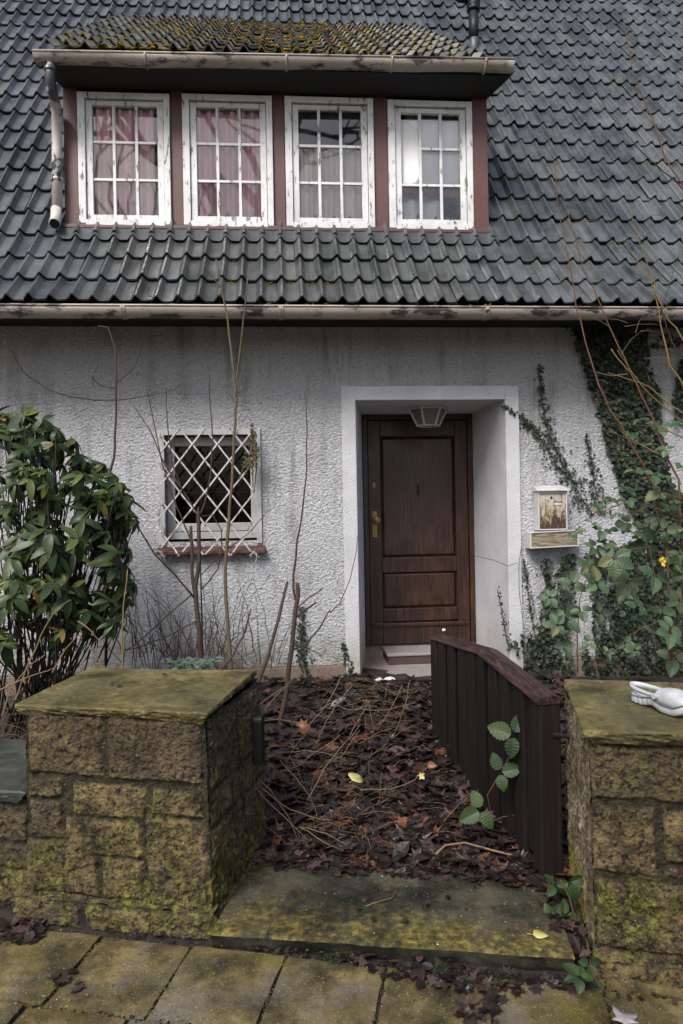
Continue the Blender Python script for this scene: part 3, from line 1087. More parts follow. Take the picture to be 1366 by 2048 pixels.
# dormer gutter
a = H.px(64, 100, DFW - .39)
b = H.px(1030, 117, DFW - .39)
mb = MB(H)
gutter(mb, (a[0], DFW - .32, a[1]), (b[0], DFW - .32, b[1]), .064, seg=60, sag=.016)
dg = mb.build("dormer_gutter", MAT['gutter'], dorm, sm=True)
for px in (280, 560, 775, 970):
    t = (px - 64) / 966
    u, z = a[0] + (b[0] - a[0]) * t, a[1] + (b[1] - a[1]) * t
    mb = MB(H)
    mb.tube([(u, DFW - .32 + .069 * math.cos(math.pi + math.pi * k / 10), z + .069 * math.sin(math.pi + math.pi * k / 10)) for k in range(11)], .009, 6)
    mb.build("gutter_joint", MAT['gutter'], dg, sm=True)

# downpipe beside the dormer
mb = MB(H)
pp = [((103, 128), DFW - .31), ((100, 150), DFW - .31), ((103, 178), DFW - .29), ((110, 204), DFW - .17), ((114, 224), DFW - .09), ((114, 300), DFW - .07), ((114, 425), DFW - .07)]
mb.tube([(*[H.px(*p, w_)[0]], w_, H.px(*p, w_)[1]) for p, w_ in pp], .040, 14)
dp = mb.build("downpipe", MAT['pipe'], dorm, sm=True)
mb = MB(H)
pp = [((113, 418), DFW - .07), ((112, 436), DFW - .10), ((109, 447), DFW - .17)]
mb.tube([(H.px(*p, w_)[0], w_, H.px(*p, w_)[1]) for p, w_ in pp], [.043, .043, .044], 14)
shoe = mb.build("pipe_shoe", MAT['pipe'], dorm, sm=True)
q0, q1 = (Vector((H.px(*p, w_)[0], w_, H.px(*p, w_)[1])) for p, w_ in pp[-2:])
mb = MB(H)
mb.tube([q1, q1 + (q1 - q0).normalized() * .003], .038, 14)
mb.build("mouth_disc", MAT['black'], dorm)  # black disc on the closed end imitates the pipe's dark inside
for y, r in ((140, .047), (222, .046), (360, .045)):
    u, z = H.px(114 if y > 200 else 101, y, DFW - .07 if y > 200 else DFW - .31)
    mb = MB(H)
    wv = DFW - .07 if y > 200 else DFW - .31
    mb.tube([(u, wv, z - .012), (u, wv, z + .012)], r, 14)
    mb.build("pipe_clip", MAT['pipe'], dorm, sm=True)

# vent pipe behind the dormer
vw = bw[0] - .25
vu, vz = H.px(948, 84, vw)
vh = H.px(948, 22, vw)[1] - vz
mb = MB(H)
mb.lathe((vu, vw, vz), [(.056, 0), (.056, vh)], 18)
vp = mb.build("vent_pipe", MAT['black'], house, sm=True)
mb = MB(H)
mb.lathe((vu, vw, vz - .07), [(.066, -.2), (.066, .09), (.058, .10)], 18)
mb.build("pipe_collar", MAT['lead'], vp, sm=True)
mb = MB(H)
mb.lathe((vu, vw, vz + vh), [(.058, -.004), (.076, .0), (.076, .02), (.060, .024), (.078, .05), (.078, .07), (.060, .078), (.082, .10), (.082, .14), (.03, .15)], 18)
mb.tube([(vu - .02, vw, vz + vh + .13), (vu - .16, vw, vz + vh + .14), (vu - .22, vw, vz + vh + .19)], .045, 12)
mb.build("vent_cap", MAT['black'], vp, sm=True)

# ------------------------------------------------------------------ small window behind the trellis
mb = MB(H)
o = .055
u0, u1, z0, z1 = win['u0'], win['u1'], win['z0'], win['z1']
mb.box(u0 - o, u0, -.018, .10, z0 - .02, z1 + .045)
mb.box(u1, u1 + o * .75, -.018, .10, z0 - .02, z1 + .045)
mb.box(u0, u1, -.018, .10, z1, z1 + .045)
wn_ = mb.build("window", MAT['oldwhite'], house, bevel=.003)
mb = MB(H)
mb.hexa([(u0 - o - .01, -.075, z0 - .095), (u1 + o + .01, -.075, z0 - .095), (u1 + o + .01, .10, z0 - .035), (u0 - o - .01, .10, z0 - .035),
         (u0 - o - .01, -.075, z0 - .065), (u1 + o + .01, -.075, z0 - .065), (u1 + o + .01, .10, z0 + .0), (u0 - o - .01, .10, z0 + .0)])
mb.build("sill", MAT['red'], wn_, bevel=.004)
mb = MB(H)
q = .06
wa, wb = .105, .155
zb = z0 + .02
mb.box(u0, u0 + q, wa, wb, zb, z1)
mb.box(u1 - q * .8, u1, wa, wb, zb, z1)
mb.box(u0 + q, u1 - q * .8, wa + .002, wb, z1 - .075, z1)
mb.box(u0 + q, u1 - q * .8, wa - .004, wb, zb + .06, zb + .125)
mb.box(u0, u1, wa - .02, wb, zb, zb + .055)
mb.build("frame", MAT['oldwhite'], wn_, bevel=.004)
mb = MB(H)
mb.box(u0 + q, u1 - q * .8, .135, .139, zb + .125, z1 - .075)
mb.build("pane", MAT['darkglass'], wn_)
mb = MB(H)
for k in range(1, 5):
    z = zb + .125 + (z1 - .075 - zb - .125) * k / 5
    mb.tube([(u0 + q, .165, z), (u1 - q * .8, .165, z)], .006, 6)
for k in range(1, 6):
    u = u0 + q + (u1 - q * 1.8 - u0) * k / 6
    mb.tube([(u, .17, zb + .125), (u, .17, z1 - .075)], .004, 6)
mb.build("iron_bars", MAT['lead'], wn_)
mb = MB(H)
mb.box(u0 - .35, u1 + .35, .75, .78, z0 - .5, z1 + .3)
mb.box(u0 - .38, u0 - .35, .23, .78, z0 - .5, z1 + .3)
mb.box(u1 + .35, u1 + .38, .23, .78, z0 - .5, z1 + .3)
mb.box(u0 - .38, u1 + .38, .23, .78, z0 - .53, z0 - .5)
mb.build("dark_backing_box", MAT['fascia'], house)  # near-black box added behind the pane so the interior looks dark

# ------------------------------------------------------------------ stone pillars and low wall
def face(mb, P0, P1, P2, P3, stones, seed, n=(100, 100), depth=.030, moss=None, edge=.03, front=True):
    """A rough masonry face between four corners (lower left, lower right, upper right, upper left), stones in 0..1 face coordinates."""
    P0, P1, P2, P3 = (Vector(p) for p in (P0, P1, P2, P3))
    nrm = (P1 - P0).cross(P3 - P0).normalized()
    wd, ht = (P1 - P0).length, (P3 - P0).length
    st, jt, ms = mb.att.setdefault("stone", []), mb.att.setdefault("joint", []), mb.att.setdefault("moss", [])
    vs = []
    for j in range(n[1] + 1):
        b = j / n[1]
        for i in range(n[0] + 1):
            a = i / n[0]
            p = (P0 * (1 - a) + P1 * a) * (1 - b) + (P3 * (1 - a) + P2 * a) * b
            q = p + Vector((seed, 0, 0))
            x = a * wd + .009 * mnoise.noise(q * 6) + .005 * mnoise.noise(q * 28)
            y = b * ht + .009 * mnoise.noise(q * 6 + Vector((9, 9, 9))) + .006 * mnoise.noise(q * 28 + Vector((3, 3, 3)))
            best, sid, sh = -1, 0, 1.0
            for k, s in enumerate(stones):
                e = min(x - s[0] * wd, s[2] * wd - x, y - s[1] * ht, s[3] * ht - y)
                if e > best:
                    best, sid, sh = e, k, (s[4] if len(s) > 4 else 1.0)
            dome = smooth(-.003, .012, best)
            rough = mnoise.fractal(q * 9, .75, 2.1, 6)
            fine = mnoise.fractal(q * 38, .6, 2.1, 4)
            ridg = abs(mnoise.noise(Vector((q.x * 14, q.y * 14, q.z * 22))))
            h = (dome * sh * (depth * .48 + .007 * rough + .005 * (.5 - ridg) + .0065 * fine) if best > -.004 else 0) + .004 * mnoise.noise(q * 40)
            ed = min(a * wd, (1 - a) * wd) if front else a * wd
            fade = smooth(0, edge, ed) * smooth(0, .02, (1 - b) * ht + .02)
            off = Vector(mnoise.noise_vector(q * 11)) * .004 + Vector(mnoise.noise_vector(q * 42)) * .004
            vs.append(tuple(p + nrm * (h * (.35 + .65 * fade)) + off))
            st.append((math.sin(sid * 12.9898 + seed) * 43758.5453) % 1.0 if best > -.004 else .5)
            jt.append(1 - smooth(-.003, .007, best))
            ms.append(moss(a, b) if moss else .4)
    fs = []
    for j in range(n[1]):
        for i in range(n[0]):
            k = j * (n[0] + 1) + i
            fs.append((k, k + 1, k + n[0] + 2, k + n[0] + 1))
    mb.add(vs, fs, W)


def px_rects(rects, x0, x1, yb, yt):
    return [((r[0] - x0) / (x1 - x0), (yb - r[3]) / (yb - yt), (r[2] - x0) / (x1 - x0), (yb - r[1]) / (yb - yt)) + tuple(r[4:]) for r in rects]


def coping(name, quad, z, th, mat, parent=None, seed=0):
    """A cap slab with a rough broken edge: corners front-left, front-right, back-right, back-left."""
    mb = MB()
    q = [Vector(p) for p in quad]
    nx, ny, nz = 110, 80, 8
    def top(a, b):
        p = (q[0] * (1 - a) + q[1] * a) * (1 - b) + (q[3] * (1 - a) + q[2] * a) * b
        return Vector((p.x, p.y, z))
    cen = top(.5, .5)
    def T(i, j):
        p = top(i / nx, j / ny)
        e = min(i, nx - i, j, ny - j)
        p.z += .004 * mnoise.noise(p * 5 + Vector((seed, 0, 0))) + .0015 * mnoise.noise(p * 30) - (.008 if e == 0 else (.001 if e == 1 else 0))
        if e == 0:
            p += (cen - p).normalized() * (.004 + .007 * abs(mnoise.noise(p * 14)))
        return tuple(p)
    mb.grid(T, nx, ny)
    ring = [(i / nx, 0) for i in range(nx)] + [(1, j / ny) for j in range(ny)] + [(1 - i / nx, 1) for i in range(nx)] + [(0, 1 - j / ny) for j in range(ny)]
    m = len(ring)
    vs = []
    for k in range(nz + 1):
        t = k / nz
        for a, b in ring:
            p = top(a, b)
            base = Vector(T(round(a * nx), round(b * ny)))
            if k == 0:
                vs.append(tuple(base))
                continue
            out = (p - cen)
            out.z = 0
            out.normalize()
            pr = Vector((p.x * 13, p.y * 13, t * 3 + seed))
            r_ = .010 * mnoise.fractal(pr, .8, 2.1, 4) + .008 * mnoise.noise(pr * 3.3) + .004 * mnoise.noise(pr * 8) + .010 * math.sin(t * math.pi) - .050 * t
            zz = z - .008 - (th - .008) * t + .010 * mnoise.noise(pr * .8) * (1 if 0 < t else 0)
            vs.append((base.x + out.x * r_, base.y + out.y * r_, zz))
    fs = []
    for k in range(nz):
        for i in range(m):
            i2 = (i + 1) % m
            fs.append((k * m + i, (k + 1) * m + i, (k + 1) * m + i2, k * m + i2))
    fs.append(tuple(nz * m + i for i in range(m - 1, -1, -1)))
    mb.add(vs, fs)
    return mb.build(name, mat, parent, loc=tuple(cen - Vector((0, 0, th))))


CAPZ = 0.90
pil = thing("stone_pillar", S(-1.02, .4, 0), "mossy sandstone gate pillar beside the low wall, square cap with a few dry leaves", "pillar", deg=-11)
cq = [on_z(25, 1409, CAPZ), on_z(416, 1426, CAPZ), on_z(515, 1340, CAPZ), on_z(180, 1334, CAPZ)]
coping("cap", cq, CAPZ, .058, MAT['cap'], pil, 3)
# body corners: front face
WF = .060
fl_t, fr_t = S.px(52, 1447, WF), S.px(411, 1458, WF)
fr_b = S.px(427, 1868, WF - .01)
uL, uR, uRb = fl_t[0], fr_t[0], fr_b[0]
WB = .735
def moss_l(a, b):
    return .12 + .75 * smooth(.55, .05, b) + .55 * smooth(.25, .6, b) * smooth(.85, .45, b) * smooth(.25, .4, a) * smooth(.95, .7, a)
rl = [(58, 1436, 214, 1562), (226, 1440, 412, 1566), (58, 1572, 128, 1612), (150, 1578, 300, 1646, .7), (312, 1584, 412, 1634),
      (135, 1652, 290, 1722, 1.1), (58, 1620, 128, 1698), (298, 1640, 414, 1815, 1.2), (30, 1705, 200, 1808), (208, 1727, 290, 1808, .9)]
P = [S(uL, WF, -.03), S(uRb, WF - .01, -.03), S(uR, WF, CAPZ - .045), S(uL, WF, CAPZ - .045)]
mb = MB()
face(mb, *P, px_rects(rl, 52, 420, 1870, 1440), 11.3, (200, 215), .032, moss_l)
rs = [(.02, .66, .50, .98), (.53, .66, .99, .98), (.02, .50, .99, .64, .7), (.02, .07, .55, .48), (.58, .07, .99, .48)]
P = [S(uRb, WF - .01, -.03), S(uRb + .02, WB, -.03), S(uR + .012, WB, CAPZ - .045), S(uR, WF, CAPZ - .045)]
face(mb, *P, rs, 23.7, (110, 150), .012, lambda a, b: .35 + 1.0 * smooth(.7, .15, b) + .5 * smooth(.65, .4, a) * smooth(.5, .3, b))
P = [S(uL, WB, -.03), S(uL, WF, -.03), S(uL, WF, CAPZ - .045), S(uL, WB, CAPZ - .045)]
face(mb, *P, rs, 5.7, (40, 50), .02, lambda a, b: .5)
P = [S(uRb, WB, -.03), S(uL, WB, -.03), S(uL, WB, CAPZ - .045), S(uR, WB, CAPZ - .045)]
face(mb, *P, rs, 8.7, (40, 50), .02, lambda a, b: .5)
mb.build("masonry", MAT['stone'], pil, sm=False)
mb = MB()
P = [S(uL - .04, WF - .045, -.03), S(uRb + .015, WF - .045, -.03), S(uRb + .012, WF - .045, .085), S(uL - .04, WF - .045, .085)]
face(mb, *P, [(.0, .1, .36, .95), (.38, .1, .70, .9), (.72, .1, 1, .98)], 31.0, (130, 24), .028, lambda a, b: .8, edge=.01)
def ptop(i, j):
    p = S(uL - .04 + (uRb + .055 - uL) * i / 130, WF - .045 + .06 * j / 6, .083 + .012 * j / 6)
    return tuple(Vector(p) + Vector(mnoise.noise_vector(Vector(p) * 14)) * .012)
k0 = len(mb.v)
mb.grid(ptop, 130, 6)
nn = len(mb.v) - k0
mb.att["stone"] += [.5] * nn
mb.att["joint"] += [0] * nn
mb.att["moss"] += [1.0] * nn
P = [S(uRb + .015, WF - .045, -.03), S(uRb + .035, WB, -.03), S(uRb + .03, WB, .085), S(uRb + .012, WF - .045, .085)]
face(mb, *P, [(.0, .1, .5, .95), (.52, .1, 1, .9)], 37.0, (80, 16), .012, lambda a, b: .7, edge=.01)
mb.build("plinth", MAT['stone'], pil)
lp = on_z(490, 1480, CAPZ)
ul, zl = S.px(491, 1482, WB - .14)
mb = MB(S)
pts = []
for k in range(9):
    th_ = math.pi * k / 8
    pts.append((.0 + .028 * math.cos(th_), .10 + .028 * math.sin(th_)))
outl = [(-.028, -.105), (.028, -.105)] + pts
uf = uR + .012
vs = [(uf + .022, WB - .14 + a_ , zl + b_) for a_, b_ in outl] + [(uf + .062, WB - .14 + a_, zl + b_) for a_, b_ in outl]
m = len(outl)
mb.add(vs, [tuple(range(m)), tuple(range(2 * m - 1, m - 1, -1))] + [(i, (i + 1) % m, m + (i + 1) % m, m + i) for i in range(m)])
mb.build("latch_plate", MAT['black'], pil)

# low wall running off behind the pillar on the downpipe side
lw = thing("stone_wall", S(-3.0, .4, 0), "low mossy sandstone garden wall under a grey coping, joining the wide pillar", "wall", deg=-11)
LWZ = .515
uE = uL - .004
q = [S(-4.6, .055, LWZ), S(uE, .055, LWZ), S(uE, .70, LWZ), S(-4.6, .70, LWZ)]
coping("coping", q, LWZ, .055, MAT['capgrey'], lw, 17)
mb = MB()
rw = []
random.seed(21)
y = .09
for hh in (.30, .24, .28):
    x = 0.0
    while x < 1:
        dx = random.uniform(.055, .10)
        rw.append((x, y, min(1, x + dx - .006), y + hh - .03, random.uniform(.8, 1.2)))
        x += dx
    y += hh
rw2 = [(0, .0, 1, .08)]
P = [S(-4.6, .085, -.03), S(uE + .02, .085, -.03), S(uE + .02, .085, LWZ - .045), S(-4.6, .085, LWZ - .045)]
face(mb, *P, rw, 51.0, (430, 80), .03, lambda a, b: .35 + .5 * smooth(.9, .5, b))
P = [S(uE, .66, -.03), S(-4.6, .66, -.03), S(-4.6, .66, LWZ - .045), S(uE, .66, LWZ - .045)]
face(mb, *P, rw, 52.0, (60, 10), .01)
mb.build("masonry", MAT['stone'], lw)
random.seed(8)

# pillar by the gate hinge
pir = thing("stone_pillar", S(1.33, .4, 0), "brown sandstone gate pillar behind the open gate, with the white clog lying on its cap", "pillar", deg=-11)
cfl, cbl = on_z(1161, 1459, CAPZ), on_z(1125, 1357, CAPZ)
cq2 = [cfl, cfl + S.u * .92, cbl + S.u * .90, cbl]
coping("cap", cq2, CAPZ, .062, MAT['cap'], pir, 41)
WF2 = .045
ul_t = S.px(1178, 1500, WF2)[0]
ul_b = S.px(1192, 1895, WF2)[0]
UR2 = ul_t + .84
zt = CAPZ - .05
P = [S(ul_b, WF2, -.03), S(UR2, WF2, -.03), S(UR2, WF2, zt), S(ul_t, WF2, zt)]
z2b = lambda y: ((1955 - y) / (1955 - 1470))
pxw = lambda x: (x - 1180) / (1180 + .84 * 545 - 1180)
def R(x0, y0, x1, y1, s=1.0):
    return (pxw(x0), z2b(y1), pxw(x1), z2b(y0), s)
rr_ = [R(1182, 1482, 1420, 1587), R(1424, 1482, 1640, 1587), R(1182, 1604, 1299, 1738), R(1316, 1604, 1470, 1706), R(1316, 1712, 1470, 1736, .6), R(1480, 1604, 1640, 1738),
       R(1184, 1753, 1450, 1886, 1.1), R(1455, 1753, 1640, 1886), R(1208, 1891, 1308, 1904, .5), R(1312, 1891, 1640, 1904, .4)]
mb = MB()
def moss_r(a, b):
    return .12 + .75 * smooth(.48, .36, b) + .25 * smooth(.75, .85, b)
face(mb, *P, rr_, 71.0, (200, 215), .026, moss_r)
mb.build("masonry", MAT['stone'], pir)
mb = MB()
P = [S(ul_t - .004, .70, -.03), S(ul_b, WF2, -.03), S(ul_t, WF2, zt), S(ul_t - .004, .70, zt)]
face(mb, *P, [(.0, .68, .55, 1.0), (.56, .68, 1, 1.0), (.0, .40, .45, .66), (.47, .40, 1, .66), (0, .05, .6, .38), (.62, .05, 1, .38)], 77.0, (90, 120), .003, lambda a, b: .1 + .9 * smooth(.42, .15, b))
mb.build("dressed_side", MAT['dressed'], pir)
mb = MB()
P = [S(UR2, .70, -.03), S(ul_t, .70, -.03), S(ul_t, .70, zt), S(UR2, .70, zt)]
face(mb, *P, rs, 78.0, (40, 40), .01)
P = [S(UR2, WF2, -.03), S(UR2, .70, -.03), S(UR2, .70, zt), S(UR2, WF2, zt)]
face(mb, *P, rs, 79.0, (40, 40), .01)
mb.build("back_masonry", MAT['stone'], pir)
mb = MB()
up = ul_b - .022
P = [S(up, WF2 - .055, -.03), S(UR2 + .05, WF2 - .055, -.03), S(UR2 + .05, WF2 - .055, .07), S(up, WF2 - .055, .07)]
face(mb, *P, [(.0, .1, .45, .95), (.47, .1, 1, .95)], 83.0, (130, 18), .022, lambda a, b: .75, edge=.01)
P = [S(up, WF2 - .055, .068), S(UR2 + .05, WF2 - .055, .068), S(UR2 + .05, WF2 + .03, .085), S(up + .02, WF2 + .03, .085)]
face(mb, *P, [(0, 0, 1, 1)], 84.0, (110, 8), .004, lambda a, b: .8, edge=.01)
P = [S(up, .6, -.03), S(up, WF2 - .055, -.03), S(up, WF2 - .055, .07), S(up, .6, .07)]
face(mb, *P, [(0, 0, 1, 1)], 85.0, (60, 10), .006, lambda a, b: .8, edge=.01)
mb.build("plinth", MAT['stone'], pir)

# threshold slab between the pillars
TZ = .060
q = [on_z(421, 1866, TZ), on_z(1150, 1915, TZ), on_z(1085, 1738, TZ), on_z(505, 1716, TZ)]
mb = MB()
nx, ny = 150, 70
mo = []
edgep = {}
def SL(i, j):
    a, b = i / nx, j / ny
    p = (q[0] * (1 - a) + q[1] * a) * (1 - b) + (q[3] * (1 - a) + q[2] * a) * b
    e = min(j, ny - j)
    p.z += .003 * mnoise.noise(p * 4) + .001 * mnoise.noise(p * 26)
    if j == 0:
        p.y += .008 * mnoise.noise(Vector((a * 5, 0, 2))) + .006 * mnoise.noise(Vector((a * 22, 0, 2)))
        p.z -= .007
        edgep[i] = p.copy()
    if j == 1:
        p.z -= .001
    mo.append(.15 + 1.0 * smooth(.45, .05, b + .16 * mnoise.noise(p * 3)) + .25 * smooth(.25, 0, a))
    return tuple(p)
mb.grid(SL, nx, ny)
nf = 5
vs = []
for k in range(nf + 1):
    for i in range(nx + 1):
        p = edgep[i]
        t = k / nf
        vs.append((p.x, p.y + (.045 * t + .010 * mnoise.noise(Vector((p.x * 15, t * 2, 4))) * (t > 0)), p.z - .085 * t))
        mo.append(.1)
mb.add(vs, [(k * (nx + 1) + i, (k + 1) * (nx + 1) + i, (k + 1) * (nx + 1) + i + 1, k * (nx + 1) + i + 1) for k in range(nf) for i in range(nx)])
mb.att["moss"] = mo
o = mb.build("threshold_slab", MAT['slab'], sm=True)
tag(o, "big dark worn stone slab lying as threshold between the two gate pillars", "threshold slab")

# ------------------------------------------------------------------ the open gate
g_n = at_y(1092, 1400, 3.09)
g_n.z = 0
def gp(px, y):
    p = at_y(px, 1300, y)
    return Vector((p.x, p.y, 0))
NEAR = gp(1092, 3.12)
FAR = gp(884, 4.42)
gx = (FAR - NEAR)
GL = gx.length
gdeg = math.degrees(math.atan2(gx.y, gx.x))
G = Frame(NEAR, gdeg)         # u runs from the hinge to the free end; w points towards the path
gate = thing("garden_gate", NEAR, "open dark wooden garden gate of upright boards with an arched top rail", "gate", deg=gdeg)
def zpx(px, py, y):
    return at_y(px, py, y).z
zn, zm, zf = zpx(1110, 1392, 3.12), zpx(978, 1299, 3.74), zpx(884, 1272, 4.42)
um = GL * .475
def rail_z(u):
    if u < um:
        t = u / um
        return zn + (zm - zn) * (t * 1.0 + .02 * math.sin(math.pi * t))
    t = (u - um) / (GL - um)
    return zm + (zf - zm) * t
mb = MB(G)
nseg = 26
prof_ = [(-.060, -.016), (-.056, -.004), (-.03, .006), (-.006, .012), (.03, .006), (.062, -.004), (.066, -.016), (.060, -.026), (-.054, -.026)]
for part in ((-.035, um - .002), (um + .002, GL + .03)):
    vs, fs = [], []
    for i in range(nseg + 1):
        u = part[0] + (part[1] - part[0]) * i / nseg
        z = rail_z(max(0, u)) + .002 * mnoise.noise(Vector((u * 6, 0, 0)))
        for a_, b_ in prof_:
            vs.append((u, a_, z + b_))
    m = len(prof_)
    for i in range(nseg):
        for k in range(m):
            fs.append((i * m + k, (i + 1) * m + k, (i + 1) * m + (k + 1) % m, i * m + (k + 1) % m))
    fs += [tuple(range(m)), tuple(nseg * m + k for k in range(m - 1, -1, -1))]
    mb.add(vs, fs)
    if part[0] < 0:
        mb.build("top_rail", MAT['rail'], gate)
    else:
        mb.build("top_rail", MAT['rail'], gate)
    mb = MB(G)
def groundz(u):
    p = G(u, 0, 0)
    return gh(p.x, p.y)
mb.box(-.030, .055, -.050, .052, .03, rail_z(0) - .02)
mb.build("hinge_post", MAT['gate'], gate, bevel=.006)
u = .062
k = 0
while u < GL - .02:
    bw_ = random.uniform(.082, .098)
    mb = MB(G)
    z0 = max(.10 + .03 * random.random(), groundz(u) + .03)
    wv = .016 + random.uniform(-.004, .004) + (.020 if k % 2 else 0)
    z1a, z1b = rail_z(u) - .03, rail_z(u + bw_) - .03
    mb.hexa([(u, wv, z0), (u + bw_, wv, z0), (u + bw_, wv + .02, z0), (u, wv + .02, z0), (u, wv, z1a), (u + bw_, wv, z1b), (u + bw_, wv + .02, z1b), (u, wv + .02, z1a)])
    mb.build("board", MAT['gate'], gate, bevel=.003)
    u += bw_ - .018
    k += 1
for zc in (.30, .66):
    mb = MB(G)
    mb.hexa([(0.05, -.03, zc), (GL - .03, -.03, zc + .10), (GL - .03, .008, zc + .10), (.05, .008, zc), (.05, -.03, zc + .07), (GL - .03, -.03, zc + .17), (GL - .03, .008, zc + .17), (.05, .008, zc + .07)])
    mb.build("cross_rail", MAT['gate'], gate, bevel=.004)
mb = MB()
a_ = G(-.03, -.01, .70)
mb.tube([a_, a_ + Vector((.06, .0, -.01)), a_ + Vector((.16, -.02, -.03))], [.012, .012, .012], 6)
mb.build("hinge", MAT['black'], gate)

# ------------------------------------------------------------------ trellis over the small window
TRW = -.10
tp = lambda x, y: (lambda q_: (q_[0], TRW, q_[1]))(H.px(x, y, TRW))
tr = thing("lattice_trellis", H(-1.03, TRW, 1.36), "flaking diamond lattice trellis hung over the small barred window", "trellis", deg=4.45)
x0, x1, y0, y1 = 314, 513, 856, 1112
dx, dy = 24.9, 31.9
cx, cy = 384.7, 888.5
mbA, mbB = MB(H), MB(H)
for sgn, mbx, off in ((1, mbA, 0), (-1, mbB, -.008)):
    for k in range(-14, 15):
        xs = cx + 2 * dx * k
        pts = []
        for i in range(-200, 201):
            t = i / 12
            x, y = xs + sgn * dx * t, cy + dy * t
            if x0 <= x <= x1 and y0 <= y <= y1:
                pts.append((x, y))
        if len(pts) < 6:
            continue
        pts = pts[::max(1, len(pts) // 14)]
        bend = random.uniform(-1, 1)
        P3 = []
        for (x, y) in pts:
            e = smooth(16, 0, min(x - x0, x1 - x, y - y0, y1 - y))
            u, _, z = tp(x + 2.5 * bend * e, y + 1.2 * mnoise.noise(Vector((x * .05, y * .05, k))))
            P3.append((u, TRW + off - .02 * e * random.uniform(-.3, 1), z))
        mbx.tube(P3, .0076, 4)
mbA.build("slats", MAT['lattice'], tr)
mbB.build("slats", MAT['lattice'], tr)
for (x, y) in ((318, 1103), (508, 1103), (316, 868), (330, 930), (322, 1010)):
    u, _, z = tp(x, y)
    mb = MB(H)
    for q_ in range(4):
        mb.tube([(u, TRW, z), (u + random.uniform(-.04, .04), TRW - .02, z + random.uniform(-.05, .03)), (u + random.uniform(-.05, .05), TRW - .01, z + random.uniform(-.09, .05))], .003, 4)
    mb.tube([(u, TRW, z), (u, -.01, z)], .006, 5)
    mb.build("tie", MAT['lattice'], tr)

# ------------------------------------------------------------------ porch lamp
lc = H.px(856, 815, .36)
lam = thing("ceiling_lamp", H(lc[0], .36, door['z1'] - .17), "unlit white framed tapered glass lamp under the porch ceiling above the door", "lamp", deg=4.45)
lz1, lz0 = door['z1'] - .02, door['z1'] - .165
r1, r0 = .165, .095
def hexp(r, z, k):
    a_ = math.pi / 3 * k + math.pi / 6 * 0
    return (lc[0] + r * math.cos(a_), .36 + r * math.sin(a_) * .8, z)
mb = MB(H)
for k in range(6):
    mb.tube([hexp(r1, lz1, k), hexp(r0, lz0, k)], .0085, 6)
    mb.tube([hexp(r1, lz1, k), hexp(r1, lz1, k + 1)], .009, 6)
    mb.tube([hexp(r0, lz0, k), hexp(r0, lz0, k + 1)], .0085, 6)
mb.add([hexp(r1 + .01, lz1 + .002, k) for k in range(6)] + [hexp(r1 + .01, lz1 + .017, k) for k in range(6)], [tuple(range(6)), tuple(range(11, 5, -1))] + [(k, (k + 1) % 6, 6 + (k + 1) % 6, 6 + k) for k in range(6)])
mb.build("lamp_frame", MAT['oldwhite'], lam)
mb = MB(H)
for k in range(6):
    mb.add([hexp(r1 - .004, lz1, k), hexp(r1 - .004, lz1, k + 1), hexp(r0 - .004, lz0, k + 1), hexp(r0 - .004, lz0, k)], [(0, 1, 2, 3)])
mb.add([hexp(r0, lz0 + .003, k) for k in range(6)], [tuple(range(6))])
mb.build("lamp_glass", MAT['lampglass'], lam)

# ------------------------------------------------------------------ mailbox and newspaper holder
def mb_corner(x, y, w_):
    u, z = H.px(x, y, w_)
    return u, w_, z
mu0, mz1 = H.px(1076, 983, -.13)
mu1, mz0 = H.px(1136, 1060, -.13)
mail = thing("mailbox", H((mu0 + mu1) / 2, -.02, mz0), "white metal mailbox with brown stained door hung on the roughcast wall", "mailbox", deg=4.45)
mb = MB(H)
mb.box(mu0, mu0 + .012, -.13, -.015, mz0, mz1)
mb.box(mu1 - .012, mu1, -.13, -.015, mz0, mz1)
mb.box(mu0 + .012, mu1 - .012, -.03, -.015, mz0, mz1)
mb.box(mu0 + .012, mu1 - .012, -.13, -.03, mz0, mz0 + .012)
mb.box(mu0 + .012, mu1 - .012, -.128, -.112, mz1 - .02, mz1 - .001)
mb.build("box", MAT['mailwhite'], mail, bevel=.004)
mb = MB(H)
mb.hexa([(mu0 - .012, -.150, mz1 + .0), (mu1 + .014, -.150, mz1 + .0), (mu1 + .006, -.012, mz1 + .0), (mu0 - .006, -.012, mz1 + .0),
         (mu0 - .012, -.150, mz1 + .014), (mu1 + .014, -.150, mz1 + .014), (mu1 + .004, -.012, mz1 + .052), (mu0 - .004, -.012, mz1 + .052)])
mb.build("lid", MAT['mailwhite'], mail, bevel=.004)
mb = MB(H)
mb.box(mu0 + .014, mu1 - .014, -.122, -.110, mz0 + .014, mz1 - .022)
md = mb.build("door", MAT['maildoor'], mail, bevel=.003)
mc = (mu0 + mu1) / 2
mb = MB(H)
mb.tube([(mc - .01, -.128, mz1 - .05), (mc - .01, -.121, mz1 - .05)], .009, 10)
mb.build("lock", MAT['black'], md)
mb = MB(H)
mb.box(mc + .015, mc + .075, -.126, -.1215, mz1 - .112, mz1 - .090)
mb.build("name_plate", MAT['mailwhite'], md, bevel=.002)
mb = MB(H)
mb.box(mc + .012, mc + .078, -.1275, -.1215, mz1 - .089, mz1 - .083)
mb.build("plate_slot", MAT['black'], md)

